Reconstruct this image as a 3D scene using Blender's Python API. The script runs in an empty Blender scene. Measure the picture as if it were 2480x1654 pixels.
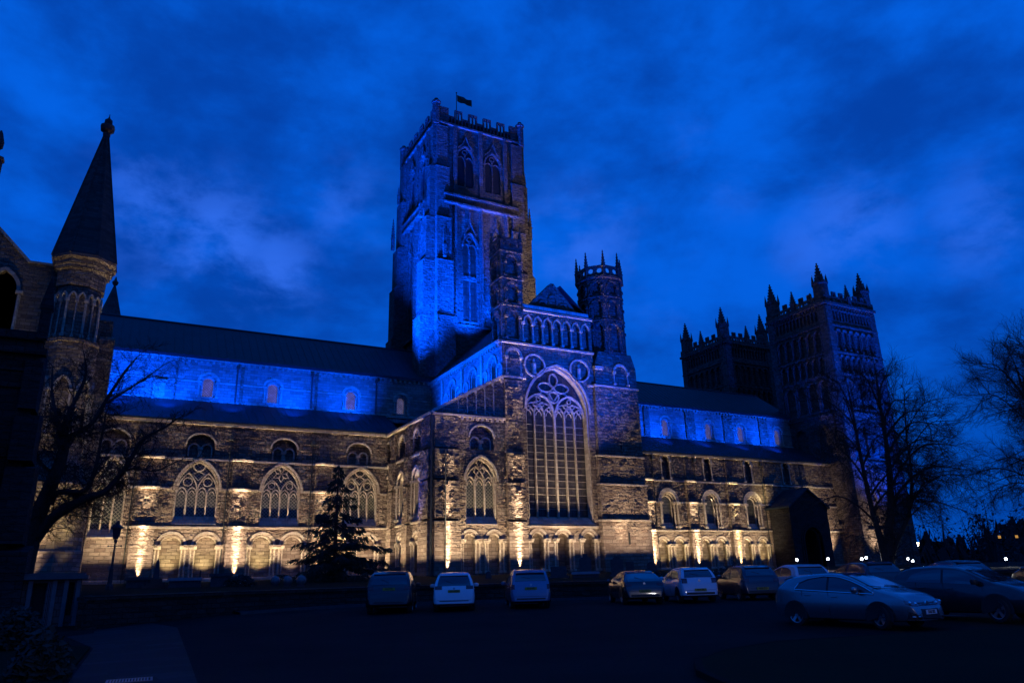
import bpy, bmesh, math, random
from mathutils import Vector, Matrix
from mathutils.geometry import tessellate_polygon
R = math.radians
PI = math.pi
SC = bpy.context.scene
COL = SC.collection

# ------------------------------------------------------------------ camera
EYE = 1.7
PITCH, ROLL, YAW, FPX = .3116, -.0266, .4941, 1767.35
fw = Vector((math.sin(YAW)*math.cos(PITCH), math.cos(YAW)*math.cos(PITCH), math.sin(PITCH)))
rt = Vector((math.cos(YAW), -math.sin(YAW), 0)); up = rt.cross(fw)
r2 = rt*math.cos(ROLL)+up*math.sin(ROLL); u2 = -rt*math.sin(ROLL)+up*math.cos(ROLL)
cd = bpy.data.cameras.new("camera"); cam = bpy.data.objects.new("camera", cd); COL.objects.link(cam)
cd.sensor_width = 36; cd.lens = 36*FPX/2480; cd.clip_end = 4000; cd.clip_start = .1
M = Matrix((r2, u2, -fw)).transposed().to_4x4(); M.translation = Vector((0, 0, EYE)); cam.matrix_world = M
SC.camera = cam
SC.view_settings.view_transform = 'Standard'; SC.view_settings.look = 'None'
SC.view_settings.exposure = 0; SC.view_settings.gamma = 1
SC.cycles.use_denoising = True
SC.cycles.sample_clamp_indirect = 4
SC.cycles.max_bounces = 5

# ------------------------------------------------------------------ node helpers
class NT:
    def __init__(s, nt): s.nt = nt
    def n(s, typ, **kw):
        nd = s.nt.nodes.new('ShaderNode'+typ)
        for k, v in kw.items():
            if k.startswith('i_'): nd.inputs[k[2:].replace('_', ' ')].default_value = v
            else: setattr(nd, k, v)
        return nd
    def l(s, a, b): s.nt.links.new(a, b)
    def m(s, op, a, b=None, c=None):
        nd = s.n('Math', operation=op)
        for i, x in enumerate((a, b, c)):
            if x is None: continue
            if isinstance(x, (int, float)): nd.inputs[i].default_value = x
            else: s.l(x, nd.inputs[i])
        return nd.outputs[0]
    def vm(s, op, a, b=None):
        nd = s.n('VectorMath', operation=op)
        for i, x in enumerate((a, b)):
            if x is None: continue
            if isinstance(x, (tuple, list)): nd.inputs[i].default_value = x
            else: s.l(x, nd.inputs[i])
        return nd
    def mix(s, f, a, b, typ='MIX'):
        nd = s.n('Mix', data_type='RGBA', blend_type=typ)
        for i, x in ((0, f), (6, a), (7, b)):
            if isinstance(x, (int, float)): nd.inputs[i].default_value = x
            elif isinstance(x, (tuple, list)): nd.inputs[i].default_value = tuple(x)+((1,) if len(x) == 3 else ())
            else: s.l(x, nd.inputs[i])
        return nd.outputs[2]
    def noise(s, vec, scale, detail=4, rough=.55, dist=0):
        nd = s.n('TexNoise'); nd.inputs['Scale'].default_value = scale; nd.inputs['Detail'].default_value = detail
        nd.inputs['Roughness'].default_value = rough; nd.inputs['Distortion'].default_value = dist
        if vec is not None: s.l(vec, nd.inputs['Vector'])
        return nd.outputs[0]
    def mr(s, x, a, b, c=0, d=1, smooth=True):
        nd = s.n('MapRange', interpolation_type='SMOOTHSTEP' if smooth else 'LINEAR')
        s.l(x, nd.inputs[0])
        for i, v in enumerate((a, b, c, d)): nd.inputs[1+i].default_value = v
        return nd.outputs[0]
    def comb(s, x, y, z):
        nd = s.n('CombineXYZ')
        for i, v in enumerate((x, y, z)):
            if isinstance(v, (int, float)): nd.inputs[i].default_value = v
            else: s.l(v, nd.inputs[i])
        return nd.outputs[0]

# ------------------------------------------------------------------ world: blue-hour sky with broken cloud
W = bpy.data.worlds.new("World"); SC.world = W; W.use_nodes = True
W.node_tree.nodes.clear(); t = NT(W.node_tree)
geo = t.n('TexCoord').outputs['Generated']
dirn = t.vm('NORMALIZE', geo).outputs[0]
sp = t.n('SeparateXYZ'); t.l(dirn, sp.inputs[0])
dz = t.m('ADD', t.m('MAXIMUM', sp.outputs[2], 0.0), .22)
cp = t.comb(t.m('DIVIDE', sp.outputs[0], dz), t.m('DIVIDE', sp.outputs[1], dz), 0)
warp = t.n('TexNoise'); warp.inputs['Scale'].default_value = .9; warp.inputs['Detail'].default_value = 3; t.l(cp, warp.inputs['Vector'])
cpw = t.vm('ADD', cp, t.vm('SCALE', t.vm('SUBTRACT', warp.outputs['Color'], (.5, .5, .5)).outputs[0]).outputs[0]).outputs[0]
for nd in W.node_tree.nodes:
    if nd.type == 'VECT_MATH' and nd.operation == 'SCALE': nd.inputs['Scale'].default_value = .9
n1 = t.noise(cpw, 1.15, 5, .52); n2 = t.noise(cpw, 3.1, 5, .55); n3 = t.noise(cpw, .55, 2, .5)
n5 = t.noise(t.vm('MULTIPLY', dirn, (1., 1., 1.7)).outputs[0], 5.5, 7, .6, .12); n6 = t.noise(t.vm('MULTIPLY', dirn, (1., 1., 2.2)).outputs[0], 2.2, 4, .55, .1)
dens = t.m('ADD', t.m('ADD', t.m('MULTIPLY', n1, .22), t.m('MULTIPLY', n2, .2)), t.m('ADD', t.m('MULTIPLY', n5, .42), t.m('MULTIPLY', n6, .3)))
f1 = t.mr(dens, .45, .66)
skyc = t.mix(f1, (0.0003, .118, .76), (0.0003, .05, .38))
# darkening close to the horizon
hz = t.mr(sp.outputs[2], .0, .42, 0, 1)
skyc = t.mix(t.m('SUBTRACT', 1, hz), skyc, t.mix(.5, skyc, (0.0002, .048, .30)))
def skypx(px, py):
    d = fw + r2*(px-1240)/FPX - u2*(py-827)/FPX
    return d.normalized()
# paler torn clouds lit by the afterglow, by their bearing in the sky
br = None
for (px, py, rx, amt) in ((380, 520, .08, .8), (520, 590, .09, .95), (660, 650, .07, .85), (330, 440, .06, .6), (830, 510, .07, .5), (1400, 600, .09, .7),
                          (2060, 560, .07, .75), (1960, 600, .05, .6), (2400, 540, .07, .6), (1680, 370, .05, .3), (1620, 700, .06, .35), (480, 660, .09, .6), (1780, 440, .05, .3)):
    d = skypx(px, py)
    dd = t.vm('DISTANCE', dirn, tuple(d)).outputs['Value']
    g = t.m('MULTIPLY', t.mr(dd, 0, rx*1.5, 1, 0), amt)
    br = g if br is None else t.m('MAXIMUM', br, g)
n4 = t.noise(t.vm('MULTIPLY', dirn, (1., 1., 1.6)).outputs[0], 8., 8, .6, .15); 
wisp = t.mr(t.m('ADD', n4, t.m('MULTIPLY', br, .16)), .46, .70)
br2 = t.m('MULTIPLY', br, wisp)
skyc = t.mix(t.m('MULTIPLY', br2, .9), skyc, (.034, .168, .90))
nish = t.n('TexSky', sky_type='NISHITA'); nish.sun_disc = False
nish.sun_elevation = R(-4); nish.sun_rotation = R(200)
bg1 = t.n('Background'); t.l(skyc, bg1.inputs[0]); bg1.inputs[1].default_value = 1.0
bg2 = t.n('Background'); t.l(nish.outputs[0], bg2.inputs[0]); bg2.inputs[1].default_value = .05
ad = t.n('AddShader'); t.l(bg1.outputs[0], ad.inputs[0]); t.l(bg2.outputs[0], ad.inputs[1])
t.l(ad.outputs[0], t.n('OutputWorld').inputs[0])
# last trace of daylight: a very weak, very soft sun below the clouds
sd = bpy.data.lights.new("sun", 'SUN'); sd.energy = .002; sd.angle = R(40); sd.color = (1, .85, .9)
so = bpy.data.objects.new("sun", sd); COL.objects.link(so); so.rotation_euler = (R(55), 0, R(-20))

# ------------------------------------------------------------------ floodlights of the place, and stand-in wash strips
def spot(loc, aim, power, cone, color, blend=1., size=.12):
    l = bpy.data.lights.new("floodlight", 'SPOT'); l.energy = power; l.spot_size = R(cone); l.spot_blend = blend
    l.color = color; l.shadow_soft_size = size
    o = bpy.data.objects.new("floodlight", l); COL.objects.link(o); o.location = loc
    o.rotation_euler = (Vector(aim)-Vector(loc)).to_track_quat('-Z', 'Y').to_euler()
WARM = (1, .775, .50); GOLD = (1, .81, .40); PINK = (1, .76, .52); BLUE = (0., .058, 1.); WHITE = (.9, .95, 1.)
AY, CY, TY, TX, EX = 77.75, 84.28, 64.53, 33.6, 25.92
NG = 2.2
# narrow uplights at the foot of each choir, transept and nave buttress, and a raking wash up the wall
def uplight(x, y, z, p, c, w=1.):
    spot((x, y-.18, z-.15), (x, y+.03, z+1.7), 4200*p, 30, c, 1, .03)
    spot((x, y-.26, z-.1), (x, y+.03, z+4), 19000*p, 18, c, 1, .04)
    spot((x, y-.6, z-.1), (x, y+.0, z+9), 60000*p, 13, c, 1, .05)
for (x, y, z, p, c, w) in ((2.45, AY-.58, NG, 1.0, WARM, 1.), (10.7, AY-.58, NG, 1.25, PINK, .9), (18.8, AY-.58, NG, .8, WARM, 1.),
                        (27.2, TY-.58, NG, 1.05, PINK, 1.), (34.7, TY-.55, NG, 1.15, PINK, 1.),
                        (61.5, AY-.58, NG, 1.1, WARM, 1.), (68.75, AY-.58, NG, 1.25, WARM, 1.), (76.2, AY-.58, NG, 1.05, GOLD, 1.1)):
    uplight(x, y, z, p, c, w)
for (x, p, c) in ((4.9, 1.0, GOLD), (8.0, 1.0, GOLD), (13.1, 1.0, GOLD), (16.2, .8, PINK), (20.5, .9, GOLD), (23.7, .8, PINK),
                  (63.5, .45, GOLD), (66.2, .45, GOLD), (70.7, .3, GOLD), (73.5, .3, GOLD), (78.3, .45, GOLD), (81.3, .7, GOLD)):
    spot((x, AY-.55, NG), (x, AY+.35, NG+3.4), 1100*p, 85, c, 1, .1)
for (x, y, p, c) in ((29.7, TY-.7, .45, WARM), (32.2, TY-.7, .45, WARM), (37.1, TY-.9, .22, WARM), (40., TY-.9, .22, WARM), (43.1, TY-.9, .22, WARM)):
    spot((x, y, NG), (x, y+1., NG+4.2), 1300*p, 80, c, 1, .1)
def wash_strip(loc, aim, length, power, c):  # long lamps added in place of separate floods, to even the wash
    l = bpy.data.lights.new("flood_stand_in", 'AREA'); l.shape = 'RECTANGLE'; l.size = length; l.size_y = .15; l.spread = R(84); l.energy = power*.72; l.color = c
    o = bpy.data.objects.new("flood_stand_in", l); COL.objects.link(o); o.location = loc
    d = Vector(aim)-Vector(loc); z = -d.normalized(); x = Vector((-d.y, d.x, 0)).normalized(); y = z.cross(x)
    m = Matrix((x, y, z)).transposed().to_4x4(); m.translation = Vector(loc); o.matrix_world = m
for (x, y, n, L, p, c) in ((2, AY, 0, 9.5, 960, WARM), (11.5, AY, 0, 9, 1000, PINK), (20.8, AY, 0, 9, 850, WARM), (56, AY, 0, 10, 560, WARM), (65.5, AY, 0, 9, 960, WARM), (74.5, AY, 0, 9, 940, WARM), (80.3, AY, 0, 2.4, 260, WARM),
                           (30, TY, 0, 8, 900, WARM), (39, TY, 0, 9.5, 900, PINK), (-4.6, 70.2, 0, 4.6, 520, GOLD)):
    wash_strip((x, y-1.75, NG), (x, y-1.45, NG+2), L, p, c)
wash_strip((47.5, TY-2.5, NG), (47.5, TY-2.2, NG+2), 6, 660, PINK)
wash_strip((EX-1.75, 70.5, NG), (EX-1.45, 70.5, NG+2), 12.5, 1200, WARM)
# great window and west turret of the transept
spot((39.9, TY-2.6, NG), (39.9, TY-.3, 14), 5000, 60, WARM, 1, .2)
spot((46.6, TY-2.0, NG), (46.6, TY-.7, NG+6.5), 5000, 30, PINK, 1, .1)
spot((49.5, TY-1.8, NG), (49.5, TY-.7, NG+5.5), 2200, 24, PINK, 1, .1)
# east wall of the transept aisle
for y in (75.5, 70.6):
    spot((EX-.75, y, NG-.1), (EX-.56, y, NG+1.9), 420, 26, GOLD, 1, .04); spot((EX-.8, y, NG-.1), (EX-.56, y, NG+4), 1500, 16, GOLD, 1, .04)
# east end: turret and window bay
for (x, y, p, c) in ((-5.2, 70.5, 1., PINK), (-2.8, 70.9, .9, GOLD), (-.6, 76.6, .5, GOLD)):
    spot((x, y, NG), (x, y+.5, NG+3.5), 260*p, 60, c, 1, .1)
    spot((x, y-.2, NG), (x, y+.4, NG+8), 2600*p, 44, c, 1, .1)
# porch sides and west end
spot((81.8, 76.0, 10.7), (82.1, 77.7, 12.6), 480, 100, GOLD, 1, .1)
spot((92.0, 75.8, 10.3), (92.0, 77.7, 12.0), 500, 100, GOLD, 1, .1)
spot((94.2, 75.6, NG), (94.2, 77.6, 7), 9000, 70, PINK, 1, .2)
spot((99.5, 72, NG), (100, 74, 10), 7000, 70, PINK, 1, .2)
# blue floods: choir clerestory, nave clerestory, transept, towers
for x, p in ((-1.2, 1.5), (3.2, 1.25), (9.5, .8), (16, 1.05), (22.5, 1.0)):
    spot((x, AY+1.4, 19.2), (x+.2, CY, 22.6), 11500*p, 80, BLUE, 1, .2)
for x, p in ((53.5, 1.3), (61.5, .9), (68.5, 1.05), (76, 1.), (83.5, .9), (90.5, 1.2)):
    spot((x, AY+1.4, 19.2), (x+.2, CY, 22.6), 10500*p, 80, BLUE, 1, .2)
for y, p in ((67.5, 1.3), (72.5, .8), (78, 1.2)):
    spot((28.0, y, 19.4), (33.6, y, 23.8), 14500*p, 86, BLUE, 1, .2)
# central tower: strong floods standing on the choir gutter and the transept roof
spot((26.0, 78.3, 19.6), (32.4, 84.6, 41), 560000, 46, BLUE, 1, .3)
spot((25.0, 82.6, 26.2), (32.4, 84.8, 40), 150000, 60, BLUE, 1, .3)
spot((24.0, 82.6, 26.2), (33.0, 86.0, 50), 190000, 34, BLUE, 1, .3)
spot((38.2, 80.6, 31.4), (38.4, 84.4, 39), 36000, 96, BLUE, 1, .2)
spot((38., 80.2, 31.4), (38.4, 84.4, 42), 40000, 46, BLUE, 1, .2)
spot((42.2, 82.6, 33.6), (42.0, 84.4, 44), 12000, 80, BLUE, 1, .2)
spot((35.6, 73.0, 29.8), (37.5, 84.4, 54), 12000, 34, BLUE, 1, .3)
spot((54, 78, 27), (48.6, 86, 44), 20000, 50, WARM, 1, .3)
spot((47, 70, 33.5), (45.5, 84, 50), 9000, 34, PINK, 1, .3)
# transept front seen in blue from the lawn, west tower
spot((47, 40, NG), (42, TY, 27), 190000, 40, BLUE, 1, .4)
spot((20, 44, NG), (31, TY, 24), 26000, 40, BLUE, 1, .4)
spot((22.5, 67.5, NG), (25.9, 66.5, 15.5), 9000, 40, BLUE, 1, .3)
spot((26.5, 60, 2), (33.6, 65.5, 33), 5000, 30, PINK, 1, .3)
spot((104, 62, NG), (103.5, 73.9, 24), 190000, 60, BLUE, 1, .4)
spot((104, 66, NG), (105, 73.9, 32), 200000, 30, BLUE, 1, .4)
spot((94, 66, 17.6), (97.5, 78, 34), 24000, 66, BLUE, 1, .4)

# ------------------------------------------------------------------ materials
def newmat(name):
    m = bpy.data.materials.new(name); m.use_nodes = True; m.node_tree.nodes.clear()
    t = NT(m.node_tree); b = t.n('BsdfPrincipled'); o = t.n('OutputMaterial'); t.l(b.outputs[0], o.inputs[0])
    return m, t, b
def wallvec(t):
    g = t.n('NewGeometry'); sn = t.n('SeparateXYZ'); t.l(g.outputs['True Normal'], sn.inputs[0])
    tan = t.vm('NORMALIZE', t.comb(t.m('MULTIPLY', sn.outputs[1], -1), t.m('ADD', sn.outputs[0], .0001), 0)).outputs[0]
    u = t.vm('DOT_PRODUCT', g.outputs['Position'], tan).outputs['Value']
    sp = t.n('SeparateXYZ'); t.l(g.outputs['Position'], sp.inputs[0])
    return u, sp.outputs[2], g.outputs['Position']
def stone(name, c1, c2, mort, bw=.85, rh=.34, ero=1., split=None, bump=.12, mix=.5):
    m, t, b = newmat(name)
    u, v, P = wallvec(t)
    nz = t.n('TexNoise'); nz.inputs['Scale'].default_value = .9; nz.inputs['Detail'].default_value = 3; t.l(P, nz.inputs['Vector'])
    du = t.m('MULTIPLY', t.m('SUBTRACT', nz.outputs[0], .5), .10)
    vec = t.comb(t.m('ADD', u, du), t.m('ADD', v, du), 0)
    bk = t.n('TexBrick'); t.l(vec, bk.inputs['Vector'])
    for k, x in (('Scale', 1), ('Brick Width', bw), ('Row Height', rh), ('Mortar Size', .022), ('Mortar Smooth', .3), ('Bias', 0.)): bk.inputs[k].default_value = x
    bk.inputs['Color1'].default_value = (*c1, 1); bk.inputs['Color2'].default_value = (*c2, 1); bk.inputs['Mortar'].default_value = (*mort, 1)
    big = t.noise(P, .22, 4, .6); mid = t.noise(vec, 1.6, 5, .65)
    col = t.mix(t.mr(big, .3, .7, 0, .6), bk.outputs[0], (c1[0]*.62, c1[1]*.6, c1[2]*.6))
    col = t.mix(t.mr(mid, .45, .75, 0, .55), col, (c2[0]*.5, c2[1]*.5, c2[2]*.52))
    # single odd blocks: redder and darker stones
    bk2 = t.n('TexBrick'); t.l(vec, bk2.inputs['Vector'])
    for k, x in (('Scale', 1), ('Brick Width', bw), ('Row Height', rh), ('Mortar Size', 0.), ('Bias', -.4)): bk2.inputs[k].default_value = x
    bk2.inputs['Color1'].default_value = (0, 0, 0, 1); bk2.inputs['Color2'].default_value = (1, 1, 1, 1)
    col = t.mix(t.m('MULTIPLY', bk2.outputs[0], .75), col, (c1[0]*.42, c1[1]*.33, c1[2]*.31))
    t.l(col, b.inputs['Base Color']); b.inputs['Roughness'].default_value = .92
    b.inputs['Specular IOR Level'].default_value = .15
    ev = t.comb(t.m('MULTIPLY', u, 1.3), t.m('MULTIPLY', v, 2.3), big)
    e1 = t.noise(ev, 1.6, 3, .6, .3)
    e2 = t.noise(t.comb(t.m('MULTIPLY', u, .9), t.m('MULTIPLY', v, 1.5), 3.), 3.4, 4, .65, .4)
    bk3 = t.n('TexBrick'); t.l(vec, bk3.inputs['Vector'])
    for k, x in (('Scale', 1), ('Brick Width', bw), ('Row Height', rh), ('Mortar Size', .03), ('Mortar Smooth', .6), ('Bias', 0.)): bk3.inputs[k].default_value = x
    bk3.inputs['Color1'].default_value = (.15, .15, .15, 1); bk3.inputs['Color2'].default_value = (1, 1, 1, 1); bk3.inputs['Mortar'].default_value = (0, 0, 0, 1)
    blk = t.n('SeparateColor'); t.l(bk3.outputs[0], blk.inputs[0])
    eh = t.m('ADD', t.m('ADD', t.mr(e1, .36, .64), t.m('MULTIPLY', e2, .7)), t.m('MULTIPLY', blk.outputs[0], .55))
    if split is not None:
        lo = t.mr(t.m('ADD', v, t.m('MULTIPLY', big, 1.5)), split, split+1.6, .13*ero, ero)
        eh = t.m('MULTIPLY', eh, lo)
    else: eh = t.m('MULTIPLY', eh, ero)
    h = t.m('SUBTRACT', eh, t.m('MULTIPLY', bk.outputs['Fac'], .16))
    bp = t.n('Bump'); bp.inputs['Strength'].default_value = .9; bp.inputs['Distance'].default_value = bump
    t.l(h, bp.inputs['Height']); t.l(bp.outputs[0], b.inputs['Normal'])
    return m
def plain(name, c, rough=.8, noise=.3, scale=3., metal=0., bump=0., coat=0., spec=.5):
    m, t, b = newmat(name)
    tc = t.n('TexCoord').outputs['Object']
    n = t.noise(tc, scale, 5, .6)
    t.l(t.mix(t.mr(n, .3, .7, 0, noise), c, tuple(x*.45 for x in c)), b.inputs['Base Color'])
    b.inputs['Roughness'].default_value = rough; b.inputs['Metallic'].default_value = metal
    b.inputs['Coat Weight'].default_value = coat; b.inputs['Coat Roughness'].default_value = .04
    b.inputs['Specular IOR Level'].default_value = spec
    if bump:
        bp = t.n('Bump'); bp.inputs['Distance'].default_value = bump; t.l(n, bp.inputs['Height']); t.l(bp.outputs[0], b.inputs['Normal'])
    return m
def emit(name, c, s):
    m = bpy.data.materials.new(name); m.use_nodes = True; m.node_tree.nodes.clear(); t = NT(m.node_tree)
    e = t.n('Emission'); e.inputs[0].default_value = (*c, 1); e.inputs[1].default_value = s
    t.l(e.outputs[0], t.n('OutputMaterial').inputs[0]); return m
def glassmat(name, base, lead, cell, diamond=True, glow=None, rough=.3, lw=.12):
    m, t, b = newmat(name); u, v, P = wallvec(t)
    if diamond: a, c = t.m('ADD', u, v), t.m('SUBTRACT', u, v)
    else: a, c = u, t.m('MULTIPLY', v, .62)
    def ln(x): return t.m('LESS_THAN', t.m('ABSOLUTE', t.m('SUBTRACT', t.m('FRACT', t.m('DIVIDE', x, cell)), .5)), lw)
    g = t.m('MAXIMUM', ln(a), ln(c))
    n = t.noise(P, 2.6, 4, .7)
    bc = t.mix(t.mr(n, .3, .7), tuple(x*.5 for x in base), tuple(min(1, x*1.6) for x in base))
    t.l(t.mix(g, bc, lead), b.inputs['Base Color']); b.inputs['Roughness'].default_value = rough
    bp = t.n('Bump'); bp.inputs['Strength'].default_value = .35; bp.inputs['Distance'].default_value = .03
    t.l(t.noise(P, 5, 3, .6), bp.inputs['Height']); t.l(bp.outputs[0], b.inputs['Normal'])
    if glow:
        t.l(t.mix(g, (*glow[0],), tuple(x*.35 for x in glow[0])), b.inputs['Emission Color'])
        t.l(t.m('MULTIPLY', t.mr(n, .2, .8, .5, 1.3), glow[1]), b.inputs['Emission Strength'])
    return m
def paint(name, c, metal=.0, rough=.35):
    m, t, b = newmat(name); tc = t.n('TexCoord').outputs['Object']
    n = t.noise(tc, 1.3, 4, .6)
    t.l(t.mix(t.mr(n, .35, .75, 0, .12), c, tuple(x*.55+.01 for x in c)), b.inputs['Base Color'])
    b.inputs['Metallic'].default_value = metal; b.inputs['Roughness'].default_value = rough
    b.inputs['Coat Weight'].default_value = 1; b.inputs['Coat Roughness'].default_value = .05
    return m

ST = stone('sandstone', (.30, .235, .178), (.185, .142, .11), (.075, .058, .046), ero=1.0, split=6.2, bump=.22)
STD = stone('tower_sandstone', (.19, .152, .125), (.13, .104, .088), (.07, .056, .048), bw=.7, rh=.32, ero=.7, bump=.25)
STM = stone('dressed_stone', (.50, .43, .33), (.42, .355, .27), (.25, .21, .16), bw=.6, rh=.35, ero=.2, bump=.06)
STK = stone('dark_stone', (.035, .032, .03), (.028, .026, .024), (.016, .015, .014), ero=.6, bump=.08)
SPM = stone('spire_stone', (.13, .09, .08), (.1, .07, .06), (.06, .05, .05), bw=.9, rh=.3, ero=.3, bump=.06)
LEAD = plain('lead_roofing', (.022, .033, .038), .55, .5, .6, 0, .02, spec=.3)
STC = stone('clerestory_stone', (.33, .28, .235), (.26, .215, .18), (.15, .125, .105), bw=.75, rh=.33, ero=.30, bump=.13)
GLD = glassmat('leaded_glass', (.03, .034, .028), (.17, .155, .11), .34, True)
GLG = glassmat('barred_glass', (.035, .031, .027), (.012, .011, .01), .62, False, lw=.06)
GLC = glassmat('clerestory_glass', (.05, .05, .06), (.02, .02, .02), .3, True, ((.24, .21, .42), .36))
GLN = glassmat('nave_glass', (.06, .06, .045), (.02, .02, .015), .26, False)
DARK = plain('dark_opening_shade', (.012, .012, .012), .9, .3)  # near-black colour puts the shade of the belfry openings into the material
IRON = plain('black_iron', (.015, .015, .016), .5, .3)
PIPE = plain('downpipe_iron', (.035, .04, .035), .5, .3)
BARK = plain('bark', (.05, .042, .036), .95, .5, 6, 0, .02, spec=.1)
NEED = plain('conifer_needles', (.028, .045, .03), .8, .6, 4, spec=.2)

# ------------------------------------------------------------------ mesh builders
class Fr:
    """wall frame: u along the wall, v up, d out of the wall"""
    def __init__(s, o, u, n): s.o = Vector(o); s.u = Vector(u); s.n = Vector(n); s.fl = s.u.cross(Vector((0, 0, 1))).dot(s.n) < 0
    def p(s, u, v, d=0): return s.o+s.u*u+s.n*d+Vector((0, 0, v))
def NF(y): return Fr((0, y, 0), (1, 0, 0), (0, -1, 0))
def EF(x): return Fr((x, 0, 0), (0, 1, 0), (-1, 0, 0))
def WF(x): return Fr((x, 0, 0), (0, 1, 0), (1, 0, 0))
class B:
    def __init__(s): s.v = []; s.f = []
    def add(s, vs, fs):
        k = len(s.v); s.v += [tuple(x) for x in vs]; s.f += [tuple(i+k for i in f) for f in fs]
    def hexa(s, p):  # 8 points: bottom 4 ccw, top 4 ccw
        s.add(p, [(3, 2, 1, 0), (4, 5, 6, 7), (0, 1, 5, 4), (1, 2, 6, 5), (2, 3, 7, 6), (3, 0, 4, 7)])
    def box(s, x0, x1, y0, y1, z0, z1):
        s.hexa([(x0, y0, z0), (x1, y0, z0), (x1, y1, z0), (x0, y1, z0), (x0, y0, z1), (x1, y0, z1), (x1, y1, z1), (x0, y1, z1)])
    def fb(s, F, u0, u1, v0, v1, d0, d1, slope=0.):
        # box on a wall frame; slope: the outer top edge lies lower by that much
        p = [F.p(u0, v0, d1), F.p(u1, v0, d1), F.p(u1, v0, d0), F.p(u0, v0, d0),
             F.p(u0, v1-slope, d1), F.p(u1, v1-slope, d1), F.p(u1, v1, d0), F.p(u0, v1, d0)]
        if F.fl: p = [p[1], p[0], p[3], p[2], p[5], p[4], p[7], p[6]]
        s.hexa(p)
    def panel(s, F, outer, holes, d=0., back=.4, rim=True):
        loops = [outer]+holes
        tris = tessellate_polygon([[Vector((a, b, 0)) for a, b in l] for l in loops])
        flat = [q for l in loops for q in l]
        s.add([F.p(a, b, d) for a, b in flat], [tuple(x) for x in tris])
        for i, l in enumerate(loops):
            if i == 0 and not rim: continue
            n = len(l)
            vs = [F.p(a, b, d) for a, b in l]+[F.p(a, b, d-back) for a, b in l]
            s.add(vs, [(k, (k+1) % n, n+(k+1) % n, n+k) for k in range(n)])
    def plate(s, F, pts, d=0.):
        tris = tessellate_polygon([[Vector((a, b, 0)) for a, b in pts]])
        s.add([F.p(a, b, d) for a, b in pts], [tuple(x) for x in tris])
    def ribbon(s, F, pts, w, d0, d1, closed=False):
        n = len(pts); L = []; Rr = []
        for i in range(n):
            a = Vector(pts[i-1] if (i > 0 or closed) else pts[i]); b = Vector(pts[(i+1) % n] if (i < n-1 or closed) else pts[i])
            tv = (b-a)
            if tv.length < 1e-9: tv = Vector((1, 0))
            tv.normalize(); nn = Vector((-tv.y, tv.x))*w/2; q = Vector(pts[i]); L.append(q+nn); Rr.append(q-nn)
        vs = []
        for i in range(n): vs += [F.p(L[i].x, L[i].y, d0), F.p(L[i].x, L[i].y, d1), F.p(Rr[i].x, Rr[i].y, d1), F.p(Rr[i].x, Rr[i].y, d0)]
        fs = []
        for i in range(n if closed else n-1):
            a = 4*i; b = 4*((i+1) % n)
            for k in range(4): fs.append((a+k, a+(k+1) % 4, b+(k+1) % 4, b+k))
        if not closed: fs += [(0, 1, 2, 3), (4*n-1, 4*n-2, 4*n-3, 4*n-4)]
        s.add(vs, fs)
    def tube(s, pts, rad, n=6, cap=True):
        pts = [Vector(p) for p in pts]; rad = rad if isinstance(rad, (list, tuple)) else [rad]*len(pts)
        k0 = len(s.v); ax = None
        for i, p in enumerate(pts):
            tv = (pts[min(i+1, len(pts)-1)]-pts[max(i-1, 0)])
            tv = tv.normalized() if tv.length > 1e-9 else Vector((0, 0, 1))
            if ax is None: ax = tv.orthogonal().normalized()
            else:
                ax = ax-tv*ax.dot(tv); ax = ax.normalized() if ax.length > 1e-6 else tv.orthogonal().normalized()
            by = tv.cross(ax)
            for j in range(n):
                a = 2*PI*j/n; s.v.append(tuple(p+(ax*math.cos(a)+by*math.sin(a))*rad[i]))
        for i in range(len(pts)-1):
            for j in range(n): s.f.append((k0+i*n+j, k0+i*n+(j+1) % n, k0+(i+1)*n+(j+1) % n, k0+(i+1)*n+j))
        if cap:
            s.f.append(tuple(k0+j for j in reversed(range(n)))); e = k0+(len(pts)-1)*n; s.f.append(tuple(e+j for j in range(n)))
    def lathe(s, c, prof, n=8, ph=None, sy=1.):
        # prof: list of (r, z); c: axis
        ph = PI/n if ph is None else ph; k0 = len(s.v)
        for r, z in prof:
            for j in range(n):
                a = ph+2*PI*j/n; s.v.append((c[0]+r*math.cos(a), c[1]+r*math.sin(a)*sy, z))
        for i in range(len(prof)-1):
            for j in range(n): s.f.append((k0+i*n+j, k0+i*n+(j+1) % n, k0+(i+1)*n+(j+1) % n, k0+(i+1)*n+j))
        s.f.append(tuple(k0+j for j in reversed(range(n)))); e = k0+(len(prof)-1)*n; s.f.append(tuple(e+j for j in range(n)))
    def ball(s, c, r, n=8, m=6, sz=1.):
        s.lathe(c, [(max(.01, r*math.sin(PI*i/m)), c[2]-r*sz*math.cos(PI*i/m)) for i in range(m+1)], n)
def arch(u0, u1, vs, va, n=10):
    c = (u0+u1)/2; a = (u1-u0)/2; h = va-vs
    if h > a*1.02:
        r = (a*a+h*h)/(2*a); th = math.asin(min(1, h/r)); L = []
        for i in range(n+1):
            q = th*i/n; L.append((u0+r-r*math.cos(q), vs+r*math.sin(q)))
        return L+[(2*c-x, y) for x, y in reversed(L[:-1])]
    return [(c-a*math.cos(PI*i/(2*n)), vs+h*math.sin(PI*i/(2*n))) for i in range(2*n+1)]
def opening(u0, u1, vb, vs, va, n=10): return [(u0, vb)]+arch(u0, u1, vs, va, n)+[(u1, vb)]
def rect(u0, u1, v0, v1): return [(u0, v0), (u0, v1), (u1, v1), (u1, v0)]
def circ(u, v, r, n=20): return [(u+r*math.cos(2*PI*i/n), v+r*math.sin(2*PI*i/n)) for i in range(n)]
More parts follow.
